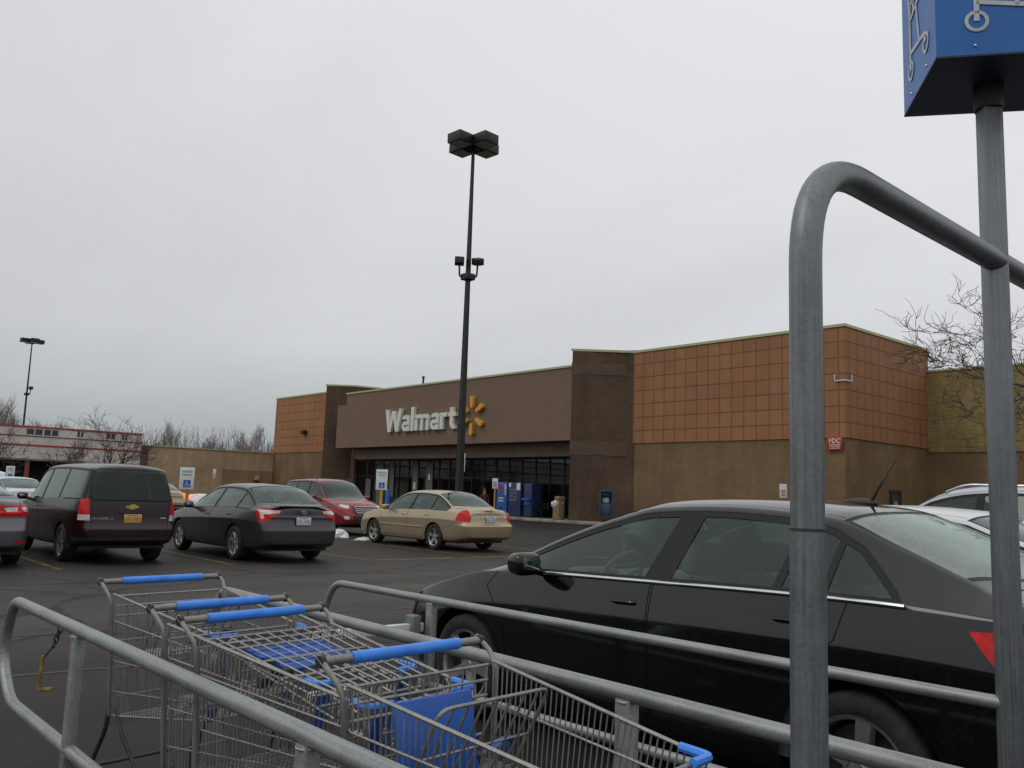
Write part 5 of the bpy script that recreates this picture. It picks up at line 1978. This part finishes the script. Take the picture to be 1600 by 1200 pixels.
rail(1.03, -4.83, .7, dyr=.012)
rail(2.06, -4.86, .7)
rail(2.84, -4.98, -1.05, r=.021, dyr=.032)
for (x, y, w) in ((-3.70, 1.04, .026), (-1.9, 1.06, .026), (-.2, 1.08, .026), (-3.8, 2.06, .024), (-1.79, 2.06, .029), (-.1, 2.06, .026), (-3.9, 2.875, .026), (-1.73, 2.945, .028)):
    b = MB()
    b.bbox(x - w, x + w, y - w * .8, y + w * .8, 0, .845, .004)
    b.bbox(x - .06, x + .06, y - .06, y + .06, 0, .012, .003)
    cpart(b, 'post', GALV)
# white cross bars near the far post
b = MB(); b.bbox(-3.97, -3.93, 2.10, 2.85, .690, .735, .004); cpart(b, 'cross_bar', WHITE)
b = MB(); b.bbox(-3.97, -3.93, 2.10, 2.85, .40, .445, .004); cpart(b, 'cross_bar', WHITE)
b = MB()
b.bbox(-3.99, -3.91, 2.76, 2.82, .35, .78, .01)
cpart(b, 'hinge_plate', GALVD)
# tall hoop
HX = -1.04
b = MB()
b.tube(bend([(HX + .03, 1.745, 0), (HX + .03, 1.745, 1.385)], .1), .0385, 28)
cpart(b, 'hoop_sleeve', GALVD)
b = MB()
b.tube(bend([(HX + .03, 1.745, 1.39), (HX + .03, 1.745, 2.245), (HX - .03, 4.15, 2.245), (HX - .03, 4.15, 0)], .27, 14), .0362, 28)
cpart(b, 'hoop', GALVD)
b = MB()
b.tube([(HX + .03, 1.745, 1.384), (HX + .03, 1.745, 1.389)], .0392, 28)
cpart(b, 'hoop_collar', mat('weld_dark', (.06, .06, .06), .6, .4))
# sign pole and box, turned to the lane
SA = R(37)
PX, PY = -1.045, 2.965
poler = MB()
Mp = Matrix.Translation((PX, PY, 0)) @ Matrix.Rotation(SA + R(12), 4, 'Z')
poler.bbox(-.031, .031, -.031, .031, 0, 2.9, .006, Mp)
cpart(poler, 'sign_pole', GALVD)
b = MB()
b.tube([(PX, PY, 2.76), (PX, PY, 2.85)], .045, 16)
cpart(b, 'pole_collar', BLACKP)
box = empty('sign_box', (PX - ox, PY - oy, 2.845), SA)
box.parent = corral
CB = mat('corral_sign_blue', (.012, .14, .47), .45, var=.04)
CB2 = mat('corral_sign_dark', (.02, .04, .075), .6)
b = MB(); b.box(-.213, .213, -.213, .213, .006, .66); b.build('sign_panel', CB, box)
b = MB(); b.box(-.214, .214, -.214, .214, 0, .006); b.build('sign_base', CB2, box)


def cart_art(face):
    b = MB()
    w = .426
    Mf = face
    def ln(a, c, t):
        b.prism(strip(a, c, t), .0008, .0025, M=Mf)
    # cart pictogram in 0..1 of face width and upward
    S = .426
    P = lambda x, y: (x * S, y * S)
    wheels = [(.28, .27), (.74, .27)]
    for (wx_, wy_) in wheels:
        ring = [(wx_ * S + .030 * math.cos(t), wy_ * S + .030 * math.sin(t)) for t in [2 * PI * i / 24 for i in range(25)]]
        for a, c in zip(ring, ring[1:]):
            ln(a, c, .011)
    ln(P(.28, .27), P(.28, .72), .016)
    ln(P(.28, .42), P(.72, .36), .014)
    ln(P(.72, .36), P(.74, .28), .014)
    ln(P(.28, .72), P(.20, 1.25), .014)
    ln(P(.20, 1.25), P(.08, 1.28), .018)
    ln(P(.28, .70), P(.82, .80), .014)
    ln(P(.82, .80), P(.95, 1.18), .014)
    ln(P(.95, 1.18), P(.20, 1.22), .012)
    ln(P(.56, .37), P(.48, .74), .012)
    for k_ in range(6):
        x = .30 + k_ * .11
        ln(P(x, .74 + k_ * .012), P(x + .06, 1.19), .007)
        ln(P(x + .1, .74 + k_ * .012), P(x - .06, 1.19), .007)
    for k_ in range(3):
        ln(P(.27, .82 + k_ * .11), P(.87 + k_ * .02, .88 + k_ * .1), .007)
    return b


for k_ in range(4):
    a = k_ * PI / 2
    d = Vector((math.cos(a), math.sin(a), 0))
    n = Vector((d.y, -d.x, 0))
    o_ = n * .214 - d * .213
    cb_ = cart_art(M_face((o_.x, o_.y, 0), d))
    cb_.build('cart_symbol', mat('sign_grey_white', (.58, .61, .60), .5), box)
b = MB()
for k_ in range(4):
    a = k_ * PI / 2
    d = Vector((math.cos(a), math.sin(a), 0))
    n = Vector((d.y, -d.x, 0))
    for t_ in (-.1, .1):
        c_ = n * .2135 + d * t_ + Vector((0, 0, .035))
        b.ball(c_, (.005, .005, .005), 8)
b.build('rivet', CHROME, box)
# weld beads
def weld(c, r, d, nrm):
    b = MB()
    x_, y_ = fr_axes(Vector(nrm))
    rw = random.Random(int(c[0] * 1000))
    b.tube([Vector(c) + (x_ * math.cos(t) + y_ * math.sin(t)) * r for t in [2 * PI * i / 22 for i in range(22)]], [d * rw.uniform(.7, 1.3) for _ in range(22)], 6, closed=True)
    cpart(b, 'weld_bead', WELD)


WELD = steel('weld_metal', (.34, .34, .33), .5, .5)
for (x, y) in ((-3.70, 1.04), (-1.9, 1.06), (-3.8, 2.06), (-1.79, 2.06), (-3.9, 2.875), (-1.73, 2.945)):
    weld((x, y, .838), .0275, .0035, (0, 0, 1))
# chain and yellow hook hanging from the near rail
hk = empty('latch_hook', (-4.0, 1.04, .63), YAW, 'yellow hooked bar hanging on a short chain from the near rail', 'latch hook')
b = MB()
for i in range(4):
    c_ = Vector((.01 - i * .006, 0, .195 - i * .02))
    ph = PI / 2 * (i % 2)
    b.tube([c_ + Vector((.009 * math.cos(t) * math.cos(ph), .009 * math.cos(t) * math.sin(ph), .017 * math.sin(t))) for t in [2 * PI * j / 10 for j in range(10)]], .003, 5, closed=True)
b.tube([(-.012, 0, .125), (-.03, 0, .10), (-.045, 0, .08)], .004, 6)
b.build('chain', BLACKP, hk)
b = MB(); b.tube(bend([(-.048, 0, .085), (-.055, 0, -.05), (.005, 0, -.045)], .02, 5), .0085, 8)
b.build('hook', mat('rusty_yellow', (.30, .19, .045), .7, var=.3, scale=30), hk)

# ================================================================ shopping carts
WIRE = steel('cart_wire', (.27, .26, .24), .40, .6)
FRM = steel('cart_frame', (.23, .22, .20), .42, .55)
CHAS = steel('cart_chassis', (.06, .057, .053), .45, .5)
CBLUE = mat('cart_blue', (.05, .27, .90), .36, var=.06, scale=14, col2=(.045, .21, .70))
CBLUED = mat('cart_blue_plate', (.015, .115, .50), .45, var=.07, scale=5)
STRAP = mat('strap_blue', (.05, .14, .5), .6, var=.2, scale=30)
# basket corner points, cart frame: handle at x=0, nose towards +x
RT = lambda t: .955 - .095 * t          # rim height
RW = lambda t: .262 - .062 * t          # rim half width
BT = lambda t: .45 + .09 * t           # floor height
BW = lambda t: .238 - .05 * t
X0, X1 = .085, .835                       # rim ends
XB0, XB1 = .11, .75                      # floor ends


def rimx(t): return X0 + (X1 - X0) * t
def flx(t): return XB0 + (XB1 - XB0) * t


def cart_parts(gate='down', seat=True, folded=False, flap=True):
    """returns list of (name, MB, material, children)"""
    out = []
    w = .0026
    bk = MB()
    # side walls
    for sg in (-1, 1):
        n = 37
        for i in range(n + 1):
            t = i / n
            bk.tube([(rimx(t), sg * RW(t), RT(t)), (flx(t), sg * BW(t), BT(t))], w, 4, cap=False)
        for f, ww in ((0, .0052), (.22, .0036), (.55, .003), (.8, .003), (1, .0045)):
            bk.tube([(rimx(t) + (flx(t) - rimx(t)) * f, sg * (RW(t) + (BW(t) - RW(t)) * f), RT(t) + (BT(t) - RT(t)) * f) for t in (0, 1)], ww, 6)
    # front wall
    for i in range(14):
        u = -1 + 2 * i / 13
        bk.tube([(X1, u * RW(1), RT(1)), (XB1, u * BW(1), BT(1))], w, 4, cap=False)
    for f, ww in ((0, .0052), (.25, .0034), (.6, .003), (1, .0045)):
        x = X1 + (XB1 - X1) * f
        bk.tube([(x, -(RW(1) + (BW(1) - RW(1)) * f), RT(1) + (BT(1) - RT(1)) * f), (x, (RW(1) + (BW(1) - RW(1)) * f), RT(1) + (BT(1) - RT(1)) * f)], ww, 6)
    # floor
    for i in range(19):
        u = -1 + 2 * i / 18
        bk.tube([(XB0, u * BW(0), BT(0)), (XB1, u * BW(1), BT(1))], w, 4, cap=False)
    for i in range(6):
        t = i / 5
        bk.tube([(flx(t), -BW(t), BT(t)), (flx(t), BW(t), BT(t))], .0036, 5)
    out.append(('basket', bk, WIRE, []))
    # handle, grip, side brackets
    hd = MB()
    hd.tube([(0, -.285, 1.0), (0, .285, 1.0)], .0122, 14)
    for sg in (-1, 1):
        hd.tube(bend([(-.015, sg * .285, 1.012), (.05, sg * .285, .975), (.085, sg * .272, .93), (.10, sg * .256, .60), (.105, sg * .246, .45)], .05, 5), .0078, 8)
    gp = MB()
    gp.tube([(0, -.19, 1.0), (0, .195, 1.0)], .0165, 16)
    out.append(('handle', hd, FRM, [('handle_grip', gp, CBLUE)]))
    ec = MB()
    for sg in (-1, 1):
        ec.tube([(0, sg * .278, 1.0), (0, sg * .292, 1.0)], .0165, 12)
    out.append(('handle_end_cap', ec, BLACKP, []))
    # rear gate
    gt = MB()
    A = Vector((.075, 0, .945))
    if gate == 'down':
        dirv = Vector((.02, 0, -.42))
    else:
        dirv = Vector((.545, 0, -.085))
    for i in range(11):
        u = -1 + 2 * i / 10
        gt.tube([A + Vector((0, u * .245, 0)), A + dirv + Vector((0, u * .215, 0))], .0032, 5, cap=False)
    for f in (0, .10, .2, .45, .72, 1):
        a, c = A + dirv * f, .25 - .035 * f
        gt.tube([a + Vector((0, -c, 0)), a + Vector((0, c, 0))], .0045, 6)
    out.append(('rear_gate', gt, WIRE, []))
    # child seat: seat back frame and shelf
    cs = MB()
    if not folded:
        top, bot = Vector((.36, 0, .935)), Vector((.235, 0, .70))
        fr_ = bend([top * 0 + bot + Vector((0, -.19, 0)), top + Vector((0, -.195, 0)), top + Vector((0, .195, 0)), bot + Vector((0, .19, 0))], .035, 4)
        cs.tube(fr_, .005, 6)
        for i in range(7):
            u = -.8 + 1.6 * i / 6
            cs.tube([top + Vector((0, u * .19, 0)), bot + Vector((0, u * .185, 0))], .0036, 5)
        cs.tube([top.lerp(bot, .55) + Vector((0, -.19, 0)), top.lerp(bot, .55) + Vector((0, .19, 0))], .004, 5)
        for i in range(12):
            u = i / 11
            cs.tube([(.095 + u * .17, -.20, .705), (.095 + u * .17, .20, .705)], .0034, 5)
        for u in (-.2, -.07, .07, .2):
            cs.tube([(.09, u, .70), (.275, u, .70)], .0042, 5)
    else:
        for f in (.25, .6, .95):
            a = A + dirv * f + Vector((.03, 0, -.035))
            cs.tube([a + Vector((0, -.2, 0)), a + Vector((0, .2, 0))], .0045, 6)
        for u in (-.19, -.1, 0, .1, .19):
            cs.tube([A + Vector((.1, u, -.04)), A + dirv + Vector((.06, u, -.055))], .004, 5)
    kids = []
    fl = MB()
    if not folded:
        Mf = Matrix.Translation((.17, .0, .80)) @ Matrix.Rotation(R(-12), 4, 'Y')
        fl.bbox(-.006, .006, -.165, .11, -.105, .11, .006, Mf)
    else:
        Mf = Matrix.Translation((.235, .02, .895)) @ Matrix.Rotation(R(9), 4, 'Y')
        for q in range(4):
            fl.bbox(-.12 + q * .062, -.065 + q * .062, -.15, .15, -.004, .006, .004, Mf)
    if flap:
        kids.append(('seat_flap', fl, CBLUED))
    sb = MB()
    if not folded:
        sb.tube(bend([(.15, .10, .73), (.17, .15, .755), (.19, .20, .77), (.16, .24, .79)], .03), [.012] * 2 + [.012] * 100, 5)
    out_s = MB()
    if not folded:
        pts = bend([(.16, .13, .725), (.18, .165, .742), (.2, .20, .775), (.19, .245, .765), (.15, .25, .70)], .02, 3)
    else:
        pts = bend([(.24, -.2, .90), (.28, -.15, .905), (.33, -.13, .88)], .02, 3)
    vs_, fs__ = [], []
    for i, q in enumerate(pts):
        wv_ = .021
        vs_ += [q + Vector((wv_, 0, .006)), q + Vector((-wv_, 0, -.006)), q + Vector((-wv_, 0, -.002)), q + Vector((wv_, 0, .010))]
    for i in range(len(pts) - 1):
        for j in range(4):
            fs__.append((i * 4 + j, i * 4 + (j + 1) % 4, i * 4 + 4 + (j + 1) % 4, i * 4 + 4 + j))
    out_s.add(vs_, fs__, True)
    kids.append(('seat_strap', out_s, STRAP))
    bu = MB()
    if not folded:
        bu.bbox(.13, .19, .075, .135, .715, .745, .008)
    else:
        bu.bbox(.31, .37, -.15, -.10, .865, .885, .006)
    kids.append(('strap_buckle', bu, BLACKP))
    out.append(('child_seat', cs, WIRE, kids))
    # nose bumper and blue corner guards
    nb_ = MB()
    n2_ = MB()
    nb_.tube(bend([(X1 - .075, -RW(1) - .002, RT(1) + .009), (X1 + .006, -RW(1) - .002, RT(1) + .004), (X1 + .006, -RW(1) + .075, RT(1) + .004)], .02, 4), .0115, 8)
    n2_.tube(bend([(X1 - .075, RW(1) + .002, RT(1) + .009), (X1 + .006, RW(1) + .002, RT(1) + .004), (X1 + .006, RW(1) - .075, RT(1) + .004)], .02, 4), .0115, 8)
    out.append(('corner_guard', nb_, CBLUE, []))
    out.append(('corner_guard', n2_, CBLUE, []))
    for sg in (-1, 1):
        vb = MB()
        a, c = Vector((X1 - .01, sg * (RW(1) - .035), RT(1) - .02)), Vector((XB1 - .02, sg * (BW(1) - .035), BT(1) - .01))
        vb.add([a + Vector((.014, -.02, 0)), a + Vector((.014, .02, 0)), a + Vector((.004, .02, 0)), a + Vector((.004, -.02, 0)), c + Vector((.014, -.02, 0)), c + Vector((.014, .02, 0)), c + Vector((.004, .02, 0)), c + Vector((.004, -.02, 0))],
               [(0, 1, 5, 4), (1, 2, 6, 5), (2, 3, 7, 6), (3, 0, 4, 7), (0, 3, 2, 1), (4, 5, 6, 7)])
        out.append(('blue_upright', vb, CBLUED, []))
    # chassis
    ch_ = MB()
    for sg in (-1, 1):
        ch_.tube(bend([(.10, sg * .245, .50), (.09, sg * .245, .40), (-.02, sg * .25, .22), (.04, sg * .245, .13), (.80, sg * .16, .14), (.86, sg * .15, .2)], .08, 5), .010, 8)
        ch_.tube(bend([(.14, sg * .235, .49), (.20, sg * .235, .40), (.42, sg * .2, .16)], .06, 4), .009, 8)
        ch_.tube([(.62, sg * .18, .14), (.70, sg * .185, .54)], .009, 8)
    for x, yy in ((.0, .245), (.35, .2), (.82, .155)):
        ch_.tube([(x, -yy, .15 if x else .225), (x, yy, .15 if x else .225)], .008, 8)
    for i in range(9):
        u = -1 + 2 * i / 8
        ch_.tube([(.06, u * .21, .158), (.8, u * .14, .158)], .003, 4)
    out.append(('chassis', ch_, CHAS, []))
    for (x, yy) in ((.05, .235), (.76, .165)):
        for sg in (-1, 1):
            wm = MB()
            Mx = Matrix.Translation((x, sg * yy, .0625)) @ Matrix.Rotation(R(90), 4, 'X')
            wm.lathe([(.001, -.014), (.05, -.014), (.0625, -.010), (.0625, .010), (.05, .014), (.001, .014)], 20, Mx)
            fk = MB()
            for q in (-1, 1):
                fk.box(x - .012, x + .012, sg * yy + q * .018 - .002, sg * yy + q * .018 + .002, .055, .125)
            fk.box(x - .015, x + .015, sg * yy - .02, sg * yy + .02, .12, .128)
            out.append(('wheel', wm, mat('cart_wheel', (.12, .12, .12), .7), [('wheel_fork', fk, FRM)]))
    return out


def cart(loc, rz, label, **kw):
    root = empty('shopping_cart', loc, rz, label, 'shopping cart', 'shopping carts in the corral')
    for nm, mb, m, kids in cart_parts(**kw):
        o = mb.build(nm, m, root)
        for kn, km, kmat in kids:
            km.build(kn, kmat, o)
    return root


c1 = cart((-4.13, 1.50, 0), R(8), 'rearmost shopping cart, with an open empty basket, standing furthest left', flap=False)
c2 = cart((-3.22, 1.40, 0), R(9), 'second shopping cart from the left, nested into the third', flap=False)
c3 = cart((-2.90, 1.385, 0), R(9), 'third shopping cart from the left, its gate pushed up over a blue seat flap', gate='up', folded=True)
c4 = cart((-2.06, 1.44, 0), R(5.5), 'front shopping cart nearest the camera, large blue seat flap and wire child seat open')

# ================================================================ sky and sun
w = bpy.data.worlds.new('World')
scene.world = w
w.use_nodes = True
w.node_tree.nodes.clear()
g = NT(w.node_tree)
SUN_EL, SUN_AZ = R(48), R(200)
out = g.n('ShaderNodeOutputWorld')
tc = g.n('ShaderNodeTexCoord')
sky = g.n('ShaderNodeTexSky', sky_type='NISHITA', sun_disc=False, sun_elevation=SUN_EL, sun_rotation=SUN_AZ)
bgs = g.n('ShaderNodeBackground', {'Color': sky, 'Strength': .05})
sep = g.n('ShaderNodeSeparateXYZ', {'Vector': (tc, 'Generated')})
zr_ = g.ramp((sep, 2), [(.0, (.395, .425, .45)), (.06, (.455, .485, .505)), (.16, (.66, .675, .69)), (.32, (.735, .75, .765)), (.55, (.80, .815, .83)), (1.0, (.92, .93, .94))])
# cloud deck: stretched soft bands projected on a plane
dz_ = g.n('ShaderNodeMath', {0: (sep, 2), 1: .16}, operation='ADD')
dvx = g.n('ShaderNodeMath', {0: (sep, 0), 1: dz_}, operation='DIVIDE')
dvy = g.n('ShaderNodeMath', {0: (sep, 1), 1: dz_}, operation='DIVIDE')
cv = g.n('ShaderNodeCombineXYZ', {0: dvx, 1: dvy})
mpc = g.n('ShaderNodeMapping', {'Vector': cv, 'Rotation': (0, 0, YAW), 'Scale': (.6, 1.5, 1)})
cn = g.n('ShaderNodeTexNoise', {'Vector': mpc, 'Scale': .9, 'Detail': 7, 'Roughness': .52, 'Distortion': .4})
cm_ = g.n('ShaderNodeMapRange', {'Value': cn, 'From Min': .3, 'From Max': .7, 'To Min': .955, 'To Max': 1.05})
# brighter towards the right of the view
dt = g.n('ShaderNodeVectorMath', {0: (tc, 'Generated'), 1: (rr.x, rr.y, 0)}, operation='DOT_PRODUCT')
br = g.n('ShaderNodeMapRange', {'Value': (dt, 'Value'), 'From Min': -.6, 'From Max': .6, 'To Min': .93, 'To Max': 1.06})
mu = g.n('ShaderNodeMath', {0: cm_, 1: br}, operation='MULTIPLY')
sc_ = g.n('ShaderNodeVectorMath', {0: zr_, 'Scale': mu}, operation='SCALE')
bgc = g.n('ShaderNodeBackground', {'Color': sc_, 'Strength': 1.0})
mxs = g.n('ShaderNodeMixShader', {0: .93, 1: bgs, 2: bgc})
g.nt.links.new(mxs.outputs[0], out.inputs[0])
sl_ = bpy.data.lights.new('sun', 'SUN')
sl_.energy = .5
sl_.angle = R(25)
sl_.color = (1, .97, .93)
so = bpy.data.objects.new('sun', sl_)
COL.objects.link(so)
sd = Vector((math.sin(SUN_AZ) * math.cos(SUN_EL), math.cos(SUN_AZ) * math.cos(SUN_EL), math.sin(SUN_EL)))
so.rotation_euler = sd.to_track_quat('Z', 'Y').to_euler()
